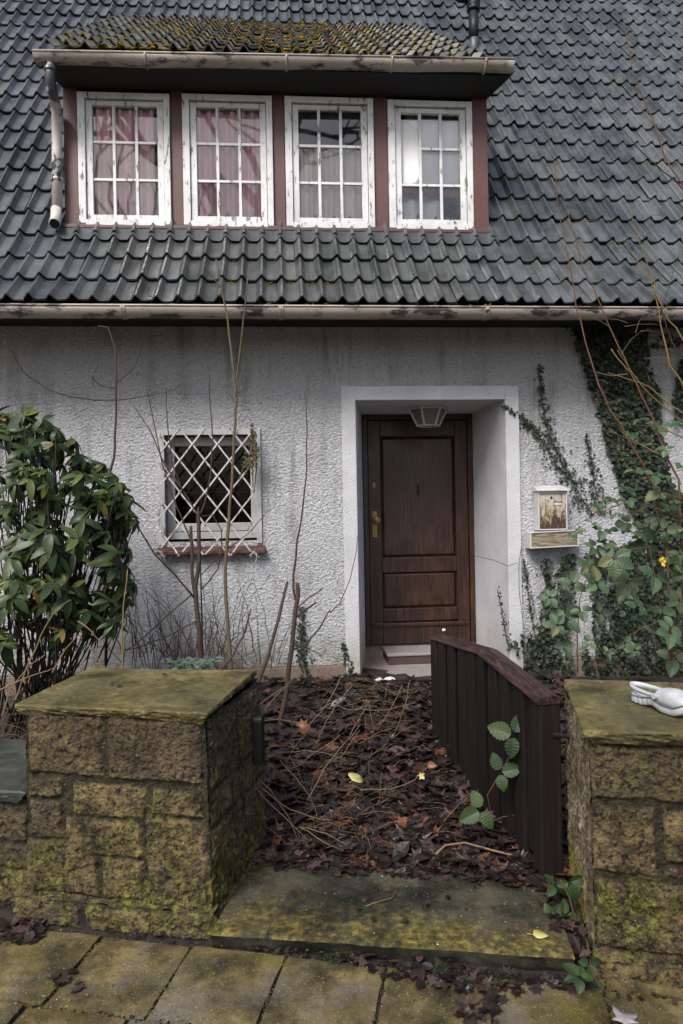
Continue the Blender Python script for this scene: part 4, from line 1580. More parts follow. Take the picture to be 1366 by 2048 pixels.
nu0, nz_a = H.px(1062, 1081, -.14)
nu1, nz_b = H.px(1158, 1076, -.14)
ph_ = thing("newspaper_holder", H((nu0 + nu1) / 2, -.02, nz_a - .07), "white open newspaper holder with weathered front under the mailbox", "newspaper holder", deg=4.45)
h2 = .066
mb = MB(H)
def slabh(ua, ub, wa, wb, za, zb):
    sl = lambda u: (u - nu0) / (nu1 - nu0) * (nz_b - nz_a)
    mb.hexa([(ua, wa, nz_a + za + sl(ua)), (ub, wa, nz_a + za + sl(ub)), (ub, wb, nz_a + za + sl(ub)), (ua, wb, nz_a + za + sl(ua)),
             (ua, wa, nz_a + zb + sl(ua)), (ub, wa, nz_a + zb + sl(ub)), (ub, wb, nz_a + zb + sl(ub)), (ua, wb, nz_a + zb + sl(ua))])
t_ = .010
slabh(nu0 - .006, nu1 + .004, -.142, -.015, h2 - t_, h2)
slabh(nu0 - .006, nu1 + .004, -.142, -.015, -h2, -h2 + t_)
slabh(nu0 - .006, nu0 + t_ - .004, -.140, -.015, -h2 + t_, h2 - t_)
slabh(nu1 - t_, nu1 + .004, -.140, -.015, -h2 + t_, h2 - t_)
slabh(nu0, nu1, -.03, -.015, -h2 + t_, h2 - t_)
mb.build("holder", MAT['mailwhite'], ph_, bevel=.003)
mb = MB(H)
slabh(nu0 + t_, nu1 - t_, -.133, -.120, -h2 + t_ + .001, h2 - t_ - .001)
mb.build("front_panel", MAT['papers'], ph_)

# ------------------------------------------------------------------ the white clog on the pillar cap
heel, toe = on_z(1268, 1402, CAPZ), on_z(1384, 1440, CAPZ)
cdir = (toe - heel).normalized()
CF = Frame((heel.x, heel.y, CAPZ + .003), math.degrees(math.atan2(cdir.y, cdir.x)))
clog = thing("clog", CF(.1, 0, 0), "white rubber clog with ribbed sole lying on the pillar cap", "shoe", deg=math.degrees(CF.a))
CL = .30
def hw_(t):
    return .5 * (.070 + .030 * smooth(.25, .75, t)) * (1 - (max(0, (abs(t - .5) - .36) / .14)) ** 2.2 * .62)
def bz(t):       # underside: arch and toe spring
    return .012 * math.sin(math.pi * min(1, max(0, (t - .22) / .42))) ** 2 + .028 * smooth(.78, 1.05, t)
NT_, NR = 72, 20
mb = MB(CF)
vs, fs = [], []
for i in range(NT_ + 1):
    t = i / NT_
    x = CL * t
    b_, h_ = bz(t), hw_(t)
    rib = (1 if (i % 6 < 2 and t < .42) else 0)
    tz = b_ + .036 + .008 * smooth(.25, .0, t)
    for k in range(NR):
        th_ = 2 * math.pi * k / NR
        cc, ss = math.cos(th_), math.sin(th_)
        yy = h_ * math.copysign(abs(cc) ** .45, cc)
        zz = (tz - b_) / 2 * math.copysign(abs(ss) ** .45, ss) + (tz + b_) / 2
        if ss < .3:
            yy -= math.copysign(.010 * rib, cc)
            x_off = 0
        vs.append((x, yy, zz))
for i in range(NT_):
    for k in range(NR):
        fs.append((i * NR + k, (i + 1) * NR + k, (i + 1) * NR + (k + 1) % NR, i * NR + (k + 1) % NR))
fs += [tuple(range(NR)), tuple(NT_ * NR + k for k in range(NR - 1, -1, -1))]
mb.add(vs, fs)
mb.build("sole", MAT['foam'], clog, sm=True)
mb = MB(CF)
vs, fs = [], []
NU = 26
for i in range(NU + 1):
    t = .50 + .48 * i / NU
    b_, h_ = bz(t) + .030, hw_(t) * .97
    hgt = .060 * math.sin(math.pi * (.22 + .74 * (i / NU))) ** .8 + .004
    for k in range(13):
        th_ = math.pi * k / 12
        yy = h_ * math.copysign(abs(math.cos(th_)) ** .6, math.cos(th_))
        vs.append((CL * t, yy, b_ + hgt * abs(math.sin(th_)) ** .7))
for i in range(NU):
    for k in range(12):
        fs.append((i * 13 + k, i * 13 + k + 1, (i + 1) * 13 + k + 1, (i + 1) * 13 + k))
fs += [tuple(NU * 13 + k for k in range(13))]
mb.add(vs, fs)
up_ = mb.build("upper", MAT['foam'], clog, sm=True)
sm_ = up_.modifiers.new("shell", 'SOLIDIFY')
sm_.thickness = .006
mb = MB(CF)
vs, fs = [], []
NS = 30
for i in range(NS + 1):
    a_ = -.5 * math.pi * 1.0 + math.pi * i / NS
    y_ = .5 * .086 * math.sin(a_)
    x_ = .160 - .166 * max(0, math.cos(a_)) ** .6
    z_ = .060 + .004 * math.cos(a_)
    n_ = Vector((-math.cos(a_), math.sin(a_), 0))
    for dn, dz in ((0, -.010), (.005, -.010), (.005, .010), (0, .010)):
        vs.append((x_ + n_.x * dn, y_ + n_.y * dn, z_ + dz * (.75 + .4 * math.cos(a_))))
for i in range(NS):
    for k in range(4):
        fs.append((i * 4 + k, (i + 1) * 4 + k, (i + 1) * 4 + (k + 1) % 4, i * 4 + (k + 1) % 4))
mb.add(vs, fs)
mb.build("heel_strap", MAT['foam'], clog, sm=True)
for s_ in (-1, 1):
    mb = MB(CF)
    mb.tube([(CL * (.02 + .96 * k / 24), s_ * (hw_(.02 + .96 * k / 24) + .0005), bz(.02 + .96 * k / 24) + .033) for k in range(25)], .0022, 5)
    mb.build("groove_line", MAT['lampglass'], clog)  # dark tube imitating the shaded groove between sole and upper
    mb = MB(CF)
    mb.tube([(.160, s_ * .043, .060), (.160, s_ * .056, .060)], .011, 12)
    mb.build("rivet", MAT['foam'], clog)

# ------------------------------------------------------------------ plants
random.seed(31)


def path(pts, depth, wob=.006, sub=4):
    """Pixel polyline at a given distance (a number, or start and end) turned into a slightly crooked line in space."""
    d0, d1 = depth if isinstance(depth, tuple) else (depth, depth)
    out = []
    n = len(pts) - 1
    for i in range(n):
        for s_ in range(sub):
            t = s_ / sub
            x, y = pts[i][0] * (1 - t) + pts[i + 1][0] * t, pts[i][1] * (1 - t) + pts[i + 1][1] * t
            g = (i + t) / n
            out.append(at_y(x, y, d0 + (d1 - d0) * g))
    out.append(at_y(*pts[-1], d1))
    for i in range(1, len(out) - 1):
        out[i] = out[i] + Vector(mnoise.noise_vector(out[i] * 9)) * wob
    return out


def stalk(mb, pts, r0, r1, n=5):
    m = len(pts)
    mb.tube(pts, [r0 + (r1 - r0) * i / (m - 1) for i in range(m)], n)
    return pts


def buds(mb, pts, r, every=.11):
    acc = 0
    for a_, b_ in zip(pts, pts[1:]):
        acc += (b_ - a_).length
        if acc > every * random.uniform(.7, 1.3):
            acc = 0
            d = Vector((random.uniform(-1, 1), random.uniform(-.5, .5), random.uniform(.2, 1))).normalized()
            mb.tube([b_, b_ + d * r * 2.6], [r * .8, r * .25], 5)


def sapling(name, stems, mat, label, twigs=(), cat="sapling"):
    """stems and twigs: (pixel points, depth, base radius, tip radius)"""
    b = at_y(*stems[0][0][0], stems[0][1] if not isinstance(stems[0][1], tuple) else stems[0][1][0])
    t = thing(name, b, label, cat)
    for k, (pts, dep, r0, r1) in enumerate(stems):
        mb = MB()
        p = path(pts, dep)
        stalk(mb, p, r0, r1, 7)
        buds(mb, p, max(r1, .003))
        mb.build("stem", mat, t, sm=True)
    for pts, dep, r0, r1 in twigs:
        mb = MB()
        p = path(pts, dep, .004)
        stalk(mb, p, r0, r1, 5)
        buds(mb, p, r1, .16)
        mb.build("branch", mat, t, sm=True)
    return t


sapling("bare_sapling", [([(212, 1330), (214, 1100), (218, 960), (228, 915), (232, 830), (233, 740), (228, 690), (216, 655), (196, 652)], 4.85, .011, .004)], MAT['bark'],
        "bare sapling with a candelabra of curved twigs rising from the rhododendron",
        [([(233, 800), (190, 800), (140, 793), (100, 780), (60, 755), (44, 740), (28, 710), (10, 682)], (4.85, 4.6), .005, .003),
         ([(44, 740), (48, 712), (52, 684)], 4.62, .003, .002),
         ([(233, 800), (275, 796), (320, 786), (350, 778), (363, 768)], (4.85, 4.7), .004, .002),
         ([(232, 777), (205, 772), (190, 762), (184, 755)], (4.85, 4.75), .004, .003), ([(184, 755), (195, 730), (203, 700), (207, 690)], 4.75, .003, .002), ([(184, 755), (187, 775)], 4.75, .003, .002),
         ([(233, 764), (250, 752), (270, 735), (281, 705), (286, 680)], (4.85, 4.75), .004, .002)])
sapling("bare_sapling", [([(403, 1345), (400, 1280), (392, 1200), (392, 1170), (398, 1120), (398, 1050), (396, 1022)], 4.55, .017, .012),
                         ([(392, 1200), (385, 1150), (384, 1100), (382, 1052)], 4.55, .013, .010)], MAT['bark'],
        "many stemmed bare sapling with two cut stubs in front of the trellis window",
        [([(395, 1030), (385, 1012), (362, 975), (345, 930), (335, 850), (332, 775)], (4.55, 4.5), .006, .003),
         ([(365, 980), (330, 930), (300, 860), (272, 818)], (4.52, 4.6), .006, .003),
         ([(400, 1030), (410, 1005), (420, 960), (426, 880), (420, 800), (418, 735)], (4.55, 4.5), .007, .003),
         ([(386, 1090), (365, 1040), (345, 990), (325, 930), (305, 830), (292, 770)], (4.55, 4.45), .006, .003),
         ([(388, 1195), (350, 1150), (310, 1110), (280, 1060), (266, 1025)], (4.55, 4.3), .007, .004),
         ([(402, 1180), (420, 1160), (436, 1140), (444, 1100), (443, 1060), (425, 1030), (405, 1032)], (4.55, 4.4), .005, .003),
         ([(405, 1330), (404, 1250), (403, 1180), (401, 1120)], 4.6, .007, .004),
         ([(398, 1240), (340, 1270), (290, 1290), (258, 1300)], (4.55, 4.3), .006, .004), ([(382, 1190), (330, 1235), (270, 1290), (250, 1302)], (4.55, 4.35), .006, .004),
         ([(402, 1150), (440, 1110), (490, 1072), (520, 1040), (540, 1018)], (4.5, 4.3), .004, .002)])
sapling("bare_sapling", [([(462, 1350), (459, 1290), (452, 1200), (450, 1130), (458, 1040), (464, 960), (470, 850), (472, 800), (468, 750), (462, 700), (455, 640), (447, 590), (440, 560), (432, 518)], 4.4, .013, .004)], MAT['barkgreen'],
        "tall straight sapling whose forked top reaches over the gutter onto the tiles",
        [([(471, 800), (475, 740), (483, 680), (490, 620), (495, 556)], (4.4, 4.3), .007, .004), ([(440, 575), (420, 545), (405, 520), (393, 507)], (4.4, 4.35), .004, .002),
         ([(470, 805), (458, 788), (446, 778)], 4.4, .004, .002), ([(472, 808), (477, 800), (478, 795)], 4.4, .005, .004)])
sapling("bare_sapling", [([(591, 1200), (586, 1180), (587, 1150), (595, 1080), (606, 1020), (613, 940), (614, 870), (611, 786)], 4.75, .009, .003)], MAT['bark'],
        "slender single whip of a sapling rising beside the doorway from a cut stump")
sapling("cut_stump", [([(558, 1450), (570, 1400), (582, 1310), (590, 1230), (596, 1190), (595, 1166)], (4.7, 4.75), .018, .014)], MAT['bark'],
        "dark cut stump with short stubby side shoots left of the doorway",
        [([(594, 1232), (610, 1220), (622, 1212), (633, 1204)], 4.7, .010, .006), ([(596, 1215), (618, 1195), (634, 1185), (646, 1175)], 4.72, .005, .004), ([(588, 1298), (612, 1288), (640, 1255), (660, 1219)], (4.7, 4.6), .008, .004),
         ([(660, 1225), (680, 1205), (700, 1160), (712, 1110), (716, 1065)], (4.6, 4.7), .004, .002), ([(590, 1280), (612, 1295), (645, 1312)], 4.7, .005, .003)], "stump")
sapling("bare_shoot", [([(488, 1450), (505, 1395), (537, 1310), (552, 1255), (561, 1225), (568, 1195), (575, 1163)], (4.1, 4.25), .012, .008)], MAT['bark'],
        "leaning dark stem cut off at the top between the left pillar and the stump", (), "stem")
sapling("bare_shoot", [([(440, 1345), (465, 1310), (485, 1275), (502, 1218)], 4.3, .007, .005)], MAT['bark'], "short thin dark stem leaning out behind the wide pillar cap", (), "stem")
sapling("bare_shoot", [([(246, 1345), (244, 1290), (246, 1230), (255, 1140)], 4.0, .006, .003)], MAT['caneochre'], "yellowish bare shoot standing at the edge of the rhododendron", (), "stem")

# dark low twigs along the wall
mb = MB()
for _ in range(95):
    x = random.choice((random.uniform(240, 560), random.uniform(255, 470)))
    y0_ = random.uniform(1300, 1345)
    h_ = random.uniform(40, 170)
    dx_ = random.gauss(0, 45)
    pts = [(x, y0_), (x + dx_ * .3, y0_ - h_ * .4), (x + dx_ * .6, y0_ - h_ * .75), (x + dx_, y0_ - h_)]
    stalk(mb, path(pts, random.uniform(4.5, 5.3), .02), .0035, .0015, 4)
tag(mb.build("dead_twigs", MAT['bark'], loc=(-1.2, 4.9, .3)), "tangle of thin dark dead twigs at the foot of the roughcast wall", "twigs", kind='stuff')


# rhododendron
def env(y):
    tab = [(815, 60), (835, 95), (870, 132), (905, 180), (930, 215), (960, 240), (1010, 272), (1050, 262), (1100, 250), (1150, 268), (1210, 248), (1260, 232), (1320, 200)]
    for (a0, b0), (a1, b1) in zip(tab, tab[1:]):
        if a0 <= y <= a1:
            return b0 + (b1 - b0) * (y - a0) / (a1 - a0)
    return 60


rh = thing("rhododendron", (-2.05, 4.55, .3), "large evergreen rhododendron with drooping whorls of glossy leaves against the wall", "shrub")
mbL, mbB = MB(), MB()
ros = [(62, 893, 4.1), (42, 930, 4.05), (115, 890, 4.3), (10, 1032, 4.0), (70, 1083, 3.98), (155, 1078, 3.95), (105, 1166, 3.95), (225, 1125, 4.15), (232, 1000, 4.3), (130, 965, 4.15), (205, 930, 4.4),
       (130, 1165, 4.0), (215, 1065, 4.2), (60, 960, 4.0), (20, 940, 4.1), (245, 1150, 4.3), (268, 1165, 4.3), (272, 1040, 4.4), (262, 1100, 4.4), (222, 945, 4.45), (150, 880, 4.35), (258, 990, 4.4), (30, 840, 4.3), (85, 840, 4.35), (160, 910, 4.35), (190, 955, 4.3), (25, 1190, 3.95), (250, 1020, 4.35)]
while len(ros) < 300:
    y = random.uniform(830, 1290)
    e = env(y) + 34 * mnoise.noise(Vector((y / 42.0, 3.3, 0)))
    x = e - 4 - abs(random.gauss(0, .42)) * (e + 160)
    if x < -170 or (mnoise.noise(Vector((x / 55.0, y / 48.0, 8))) < -.10 and random.random() < .85):
        continue
    inn = smooth(e, e - 160, x) * smooth(815, 900, y)
    d = random.uniform(4.05, 4.9) if random.random() < .55 else 4.45 - .42 * inn + random.uniform(-.05, .12)
    ros.append((x, y, d))
axis = Vector((-2.0, 4.6, 0))
for (x, y, d) in ros:
    c = at_y(x, y, d)
    out = Vector((c.x - axis.x, c.y - axis.y, 0))
    out = (out.normalized() if out.length > .01 else Vector((0, -1, 0))) * .75 + Vector((random.gauss(0, .2), random.gauss(0, .2), random.uniform(.4, 1.0)))
    out.normalize()
    a_ = out.orthogonal().normalized()
    b_ = out.cross(a_)
    n = random.randint(7, 11)
    ph = random.random() * 6
    young = random.random() < .12
    for k in range(n):
        th_ = ph + 2 * math.pi * k / n + random.gauss(0, .15)
        tilt_ = random.uniform(-.95, .22)
        dr_ = (a_ * math.cos(th_) + b_ * math.sin(th_)) * math.cos(tilt_) + out * math.sin(tilt_)
        L = random.choice((random.uniform(.06, .10), random.uniform(.09, .155))) * (.7 if young else 1)
        mbL.blade(c, dr_, out, L, L * random.uniform(.28, .40), random.uniform(.2, 1.1), random.uniform(.05, .3), 5,
                  prof=lambda t: max(.06, math.sin(math.pi * (.06 + .91 * t ** .85)) ** .75))
    base = Vector((-2.02 + random.gauss(0, .12), 4.62 + random.gauss(0, .08), .32))
    mid = (base + c) * .5 + Vector((random.gauss(0, .05), random.gauss(0, .05), -.12))
    q1, q2 = base.lerp(mid, .5) + Vector((0, 0, -.02)), mid.lerp(c, .55) + Vector((0, 0, -.03))
    if random.random() < .22:
        stalk(mbB, [base, q1, mid, q2, c], .008, .003, 5)
    else:
        stalk(mbB, [q2, c], .004, .003, 5)
mbL.build("foliage", MAT['rhodo'], rh, sm=True)
mbB.build("branches", MAT['darkbark'], rh, sm=True)

# dead grass and bracken under and before it
mb = MB()
for _ in range(620):
    x = random.uniform(-190, 330) if random.random() < .8 else random.uniform(100, 420)
    d = random.uniform(3.72, 5.1)
    c = at_y(x, 1300, d)
    z = gh(c.x, c.y)
    L = random.uniform(.18, .62) * (1 if x < 230 else .6)
    th_ = random.uniform(0, 6.28)
    hd = Vector((math.cos(th_), math.sin(th_) * .6, 0))
    bend = random.uniform(.2, 1.5)
    pts, p, a_ = [], Vector((c.x, c.y, z)), random.uniform(1.0, 1.5)
    for k in range(7):
        pts.append(p.copy())
        p = p + (hd * math.cos(a_) + Vector((0, 0, 1)) * math.sin(a_)) * (L / 6)
        a_ -= bend / 4
    stalk(mb, pts, random.uniform(.0018, .0035), .001, 4)
tag(mb.build("dead_grass", MAT['deadgrass'], loc=(-2, 4.3, .3)), "matted brown dead grass and bracken below the rhododendron", "dead grass", kind='stuff')
mb = MB()
for pts, d in (([(30, 1400), (55, 1330), (80, 1270), (110, 1220), (142, 1200)], (3.8, 3.95)), ([(105, 1345), (130, 1300), (165, 1262)], 3.9), ([(155, 1242), (185, 1262), (200, 1280)], 3.9),
               ([(178, 1290), (195, 1318), (210, 1345)], 3.85), ([(5, 1430), (20, 1380), (60, 1330), (90, 1310)], 3.85), ([(0, 1380), (40, 1360), (110, 1335)], 3.8), ([(250, 1345), (262, 1360), (268, 1352)], 3.7)):
    stalk(mb, path(pts, d, .01), .0045, .0022, 5)
tag(mb.build("straw_stalks", MAT['straw'], loc=(-1.9, 3.9, .4)), "few pale straw stalks arching over the dead grass beside the wide pillar", "stalks", kind='stuff')

# grey green herbs behind the pillar cap
hb = thing("ground_herb", at_y(392, 1335, 4.05), "grey green low leafy plant peeping over the back of the wide pillar cap", "plant")
mb = MB()
for _ in range(150):
    c = at_y(random.uniform(338, 432), random.uniform(1316, 1345), random.uniform(3.85, 4.25))
    th_ = random.uniform(0, 6.28)
    L = random.uniform(.03, .06)
    mb.blade(c, (math.cos(th_), math.sin(th_), random.uniform(-.2, .4)), (random.gauss(0, .3), -.4, 1), L, L * .6, .5, .2, 3)
mb.build("leaves", MAT['ground_herb'], hb)

# ------------------------------------------------------------------ ivy
IVY = [(math.radians(a_), r_) for a_, r_ in ((90, 1), (66, .60), (38, .86), (10, .48), (-22, .62), (-60, .36), (-90, .22), (-120, .36), (202, .62), (170, .48), (142, .86), (114, .60))]


def ivy_leaf(mb, u, z, size, lift=.02):
    n_ = Vector((random.gauss(0, .35), -1, random.gauss(.25, .4)))
    nn_ = H.u * n_.x + H.w * n_.y + Vector((0, 0, n_.z))
    mb.star(H(u, -lift, z), nn_, random.uniform(0, 6.28), size, IVY, .3)


def in_poly(x, y, poly):
    c = False
    for (x1_, y1_), (x2_, y2_) in zip(poly, poly[1:] + poly[:1]):
        if (y1_ > y) != (y2_ > y) and x < (x2_ - x1_) * (y - y1_) / (y2_ - y1_) + x1_:
            c = not c
    return c


def ivy_mass(label, poly, count, keep, size=(.018, .034), stems=14):
    xs, ys = [p[0] for p in poly], [p[1] for p in poly]
    pts = []
    tries = 0
    while len(pts) < count and tries < count * 40:
        tries += 1
        x, y = random.uniform(min(xs), max(xs)), random.uniform(min(ys), max(ys))
        if in_poly(x, y, poly) and keep(x, y):
            pts.append((x, y))
    b = H.px(sum(xs) / len(xs), max(ys), 0)
    t = thing("ivy", H(b[0], -.02, max(GZ, b[1])), label, "ivy", "ivy on the house wall", 4.45)
    mb = MB()
    for x, y in pts:
        u, z = H.px(x, y)
        ivy_leaf(mb, u, z, random.uniform(*size), random.uniform(.012, .075))
    mb.build("leaves", MAT['ivy'], t)
    for _ in range(stems):
        x, y = random.choice(pts)
        q_ = []
        while in_poly(x, y, poly) and len(q_) < 60:
            u, z = H.px(x, y)
            q_.append(H(u, -.010, z))
            y += 14
            x += random.gauss(0, 3)
        if len(q_) > 2:
            mb = MB()
            mb.tube(q_, .004, 5)
            mb.build("stem", MAT['bark'], t)
    return t


big = [(1110, 642), (1372, 642), (1372, 690), (1300, 705), (1296, 745), (1308, 775), (1316, 800), (1318, 860), (1325, 905), (1335, 960), (1372, 1000), (1372, 1090), (1290, 1090), (1245, 1000), (1222, 930),
       (1206, 880), (1192, 830), (1182, 790), (1168, 755), (1158, 715), (1146, 690), (1140, 668)]
ivy_mass("broad dark curtain of ivy hanging from gutter to brambles on the roughcast", big, 3600, lambda x, y: not (y < 690 and x < 1140 and random.random() < .8) and not (x > 1290 and y < 740 and random.random() < .82), stems=12)
ivy_mass("narrow strip of dark ivy beyond the bare render patch right of the ivy curtain", [(1352, 720), (1375, 715), (1375, 830), (1345, 850), (1338, 800), (1348, 770)], 150, lambda x, y: True, stems=3)


def streak(x, y):
    s_ = mnoise.noise(Vector(((x - (y - 1120) * .10) / 26.0, y / 190.0, 2))) + .35 * mnoise.noise(Vector((x / 9., y / 22., 5)))
    return s_ > -.05 - .45 * smooth(1150, 1340, x)


ivy_mass("sparse brown green ivy in upright streaks on the stained wall below the mailbox", [(1085, 1120), (1372, 1060), (1372, 1350), (1035, 1350), (1080, 1250)], 3000, streak, (.015, .034), 36)
ivy_mass("clump of ivy crowding the wall's stained foot just behind the gate's top rail", [(1015, 1285), (1050, 1260), (1100, 1300), (1150, 1345), (1060, 1350)], 170, lambda x, y: True, (.016, .03), 4)


def ivy_strand(label, pts, w0, w1, n, size=(.010, .022)):
    b = H.px(*pts[-1])
    t = thing("ivy_strand", H(b[0], -.01, b[1]), label, "ivy", "ivy on the house wall", 4.45)
    mb = MB()
    P3 = []
    for (x, y) in pts:
        u, z = H.px(x, y)
        P3.append(H(u, -.008, z))
    mb.tube(P3, .0035, 5)
    mb.build("stem", MAT['bark'], t)
    mb = MB()
    for _ in range(n):
        g = random.random() * (len(pts) - 1)
        i = int(g)
        f_ = g - i
        x, y = pts[i][0] * (1 - f_) + pts[i + 1][0] * f_, pts[i][1] * (1 - f_) + pts[i + 1][1] * f_
        wd_ = w0 + (w1 - w0) * g / (len(pts) - 1)
        u, z = H.px(x + random.gauss(0, wd_), y + random.gauss(0, 3))
        ivy_leaf(mb, u, z, random.uniform(*size), random.uniform(.008, .03))
    mb.build("leaves", MAT['ivy'], t)


ivy_strand("ivy strand slanting down from the doorway's top corner towards the mailbox", [(1003, 812), (1025, 825), (1055, 848), (1078, 872), (1098, 905), (1118, 940), (1145, 965), (1165, 1000), (1185, 1030)], 3, 15, 330)
ivy_strand("tallest thin ivy strand, its tip reaching up between doorway and ivy curtain", [(1077, 734), (1080, 770), (1083, 800), (1088, 830), (1095, 862), (1108, 890), (1122, 920), (1134, 945), (1148, 970)], 3, 9, 230)
ivy_strand("short upright ivy strand close to the ivy curtain, above the mailbox's right side", [(1171, 870), (1177, 905), (1184, 940), (1188, 970), (1196, 1005), (1210, 1030)], 2.5, 12, 130)
ivy_strand("thin ivy strand climbing the white reveal inside the doorway", [(994, 1178), (1000, 1205), (1006, 1240), (1012, 1275), (1020, 1305)], 2, 4, 70, (.008, .016))
ivy_strand("thin ivy strand on the wall below the newspaper holder, nearest the doorway", [(1046, 1120), (1052, 1160), (1058, 1205), (1066, 1250), (1074, 1295), (1088, 1330)], 2.5, 8, 120, (.009, .018))
ivy_strand("ivy strand straight under the middle of the newspaper holder", [(1092, 1118), (1094, 1165), (1097, 1215), (1100, 1265), (1108, 1320)], 7, 9, 150, (.009, .019))
ivy_strand("little ivy tuft at the foot of the door surround on the trellis side", [(688, 1288), (692, 1315), (700, 1345), (708, 1362)], 3, 8, 70, (.012, .022))
ivy_strand("ivy growing up behind the dark cut stump", [(605, 1215), (604, 1260), (606, 1300), (612, 1350)], 4, 8, 150, (.012, .022))
# leaves that stray onto the right of the lintel: stems of wire-thin growth
mb = MB()
for pts in ([(1043, 1092), (1036, 1130), (1035, 1180), (1040, 1235), (1043, 1262)], [(1036, 1125), (1015, 1132), (985, 1120), (950, 1112), (920, 1106)]):
    P3 = []
    for k, (x, y) in enumerate(pts):
        u, z = H.px(x, y, -.05)
        P3.append(H(u, -.05 - .02 * k, z))
    stalk(mb, P3, .003, .0018, 4)
tag(mb.build("wiry_shoot", MAT['bark'], loc=H(1.45, -.05, .6), rot=H.a), "wiry leafless shoot from the newspaper holder's side reaching across the doorway", "shoot")

# ------------------------------------------------------------------ brambles
def bprof(t):
    return max(.05, math.sin(math.pi * t ** .72) ** .8)


def trifol(mb, c, facing, size, n=3, rot=None):
    f_ = Vector(facing).normalized()
    a_ = f_.orthogonal().normalized()
    b_ = f_.cross(a_)
    rot = random.uniform(0, 6.28) if rot is None else rot
    for k in range(n):
        th_ = rot + (k - (n - 1) / 2) * (2 * math.pi / (n + .8))
        d_ = a_ * math.cos(th_) + b_ * math.sin(th_)
        L = size * (1.1 if k == n // 2 else .88) * random.uniform(.9, 1.1)
        mb.blade(Vector(c) + d_ * size * .12, d_ + f_ * .12, f_, L, L * random.uniform(.62, .74), random.uniform(.25, .75), random.uniform(.12, .3), 14, prof=bprof, jag=.05, pleat=.03)


def bramble(label, spots, canes, mat, depth, size, group=None, facing=(0, -1, .55)):
    b = at_y(*spots[0][:2], depth)
    t = thing("bramble", (b.x, b.y, max(0.02, gh(b.x, b.y) if S.inv(b)[1] > .1 else .0)), label, "bramble", group)
    mb = MB()
    for sp in spots:
        c = at_y(sp[0], sp[1], depth + random.uniform(-.12, .12))
        f_ = Vector(facing) + Vector((random.gauss(0, .35), random.gauss(0, .2), random.gauss(0, .3)))
        trifol(mb, c, f_, size * random.uniform(.8, 1.15) * (sp[2] if len(sp) > 2 else 1), random.choice((3, 3, 5)))
    mb.build("leaves", mat, t, sm=False)
    for pts, dep, r0, r1 in canes:
        mb = MB()
        p = path(pts, dep, .006)
        stalk(mb, p, r0, r1, 6)
        buds(mb, p, .0028, .05)
        mb.build("cane", MAT['cane'], t, sm=True)
    return t


sp = [(1230, 1116), (1145, 1168), (1193, 1166), (1298, 1085), (1190, 1095, .8), (1133, 1240), (1162, 1221, .8), (1100, 1195, .6), (1175, 1130, .8), (1255, 1165, .9), (1310, 1150, .9), (1275, 1215, .8), (1340, 1265), (1200, 1225, .7), (1250, 1285, .7), (1130, 1290, .6), (1326, 1230), (1348, 1314), (1360, 1200, .8), (1270, 1300, .6), (1215, 1305, .5), (1240, 1150, .7), (1285, 1250, .6), (1115, 1250, .7), (1205, 1060, .7), (1330, 1060, .8), (1180, 1285, .5), (1250, 1190, .5)]
bramble("bramble with big grey green leaves spreading over the wall beside the newspaper holder", sp,
        [([(1345, 1345), (1330, 1250), (1298, 1092), (1240, 1105), (1225, 1118)], (4.5, 4.4), .005, .0025), ([(1300, 1225), (1250, 1200), (1215, 1185), (1150, 1165)], (4.5, 4.4), .004, .002),
         ([(1155, 1345), (1155, 1260), (1160, 1200), (1190, 1100)], (4.6, 4.45), .004, .002), ([(1366, 1260), (1320, 1240), (1260, 1270)], (4.4, 4.4), .004, .002)], MAT['bramble'], 4.45, .112)
sp = [(1319, 985), (1255, 1000), (1197, 1016, .8), (1262, 869, .8), (1321, 850), (1360, 848), (1310, 950), (1248, 977, .9), (1290, 1010), (1350, 960), (1235, 1030, .7), (1280, 840, .6), (1340, 1020), (1215, 1000, .6), (1300, 890, .6), (1365, 930), (1225, 1000, .8), (1270, 940, .7), (1300, 1030), (1335, 900, .9), (1240, 1060, .8), (1185, 1045, .7), (1215, 1085, .8), (1280, 1075, .9), (1350, 1000), (1160, 1060, .5), (1140, 1072, .5)]
bramble("upper bramble with pale thin leaves spread out in front of the ivy curtain", sp,
        [([(1372, 1000), (1320, 985), (1260, 1000), (1190, 1030), (1130, 1062)], (4.4, 4.4), .004, .002), ([(1372, 880), (1320, 855), (1240, 845)], (4.4, 4.4), .004, .002),
         ([(1366, 1040), (1300, 1010), (1240, 1040)], 4.4, .004, .002)], MAT['bramble'], 4.42, .086, None, (0, -.6, 1.0))
sp = [(1360, 1109), (1262, 1044), (1345, 1130), (1300, 1048, .8), (1372, 1150), (1372, 1080)]
b_ = bramble("small yellow green shrub with a yellow blossom among the brambles", sp, [([(1372, 1330), (1368, 1230), (1360, 1110)], 4.35, .005, .003)], MAT['bramble2'], 4.33, .085)
b_.name = "leafy_shrub"
b_["category"] = "shrub"
mb = MB()
c = at_y(1326, 1118, 4.25)
for k in range(9):
    d_ = Vector((random.gauss(0, .35), -.6, random.uniform(-1, .3)))
    mb.blade(c + Vector((random.gauss(0, .006), 0, random.gauss(0, .012))), d_, (0, -1, .3), .03, .016, .6, .3, 3)
mb.build("blossom", MAT['yellow'], b_)

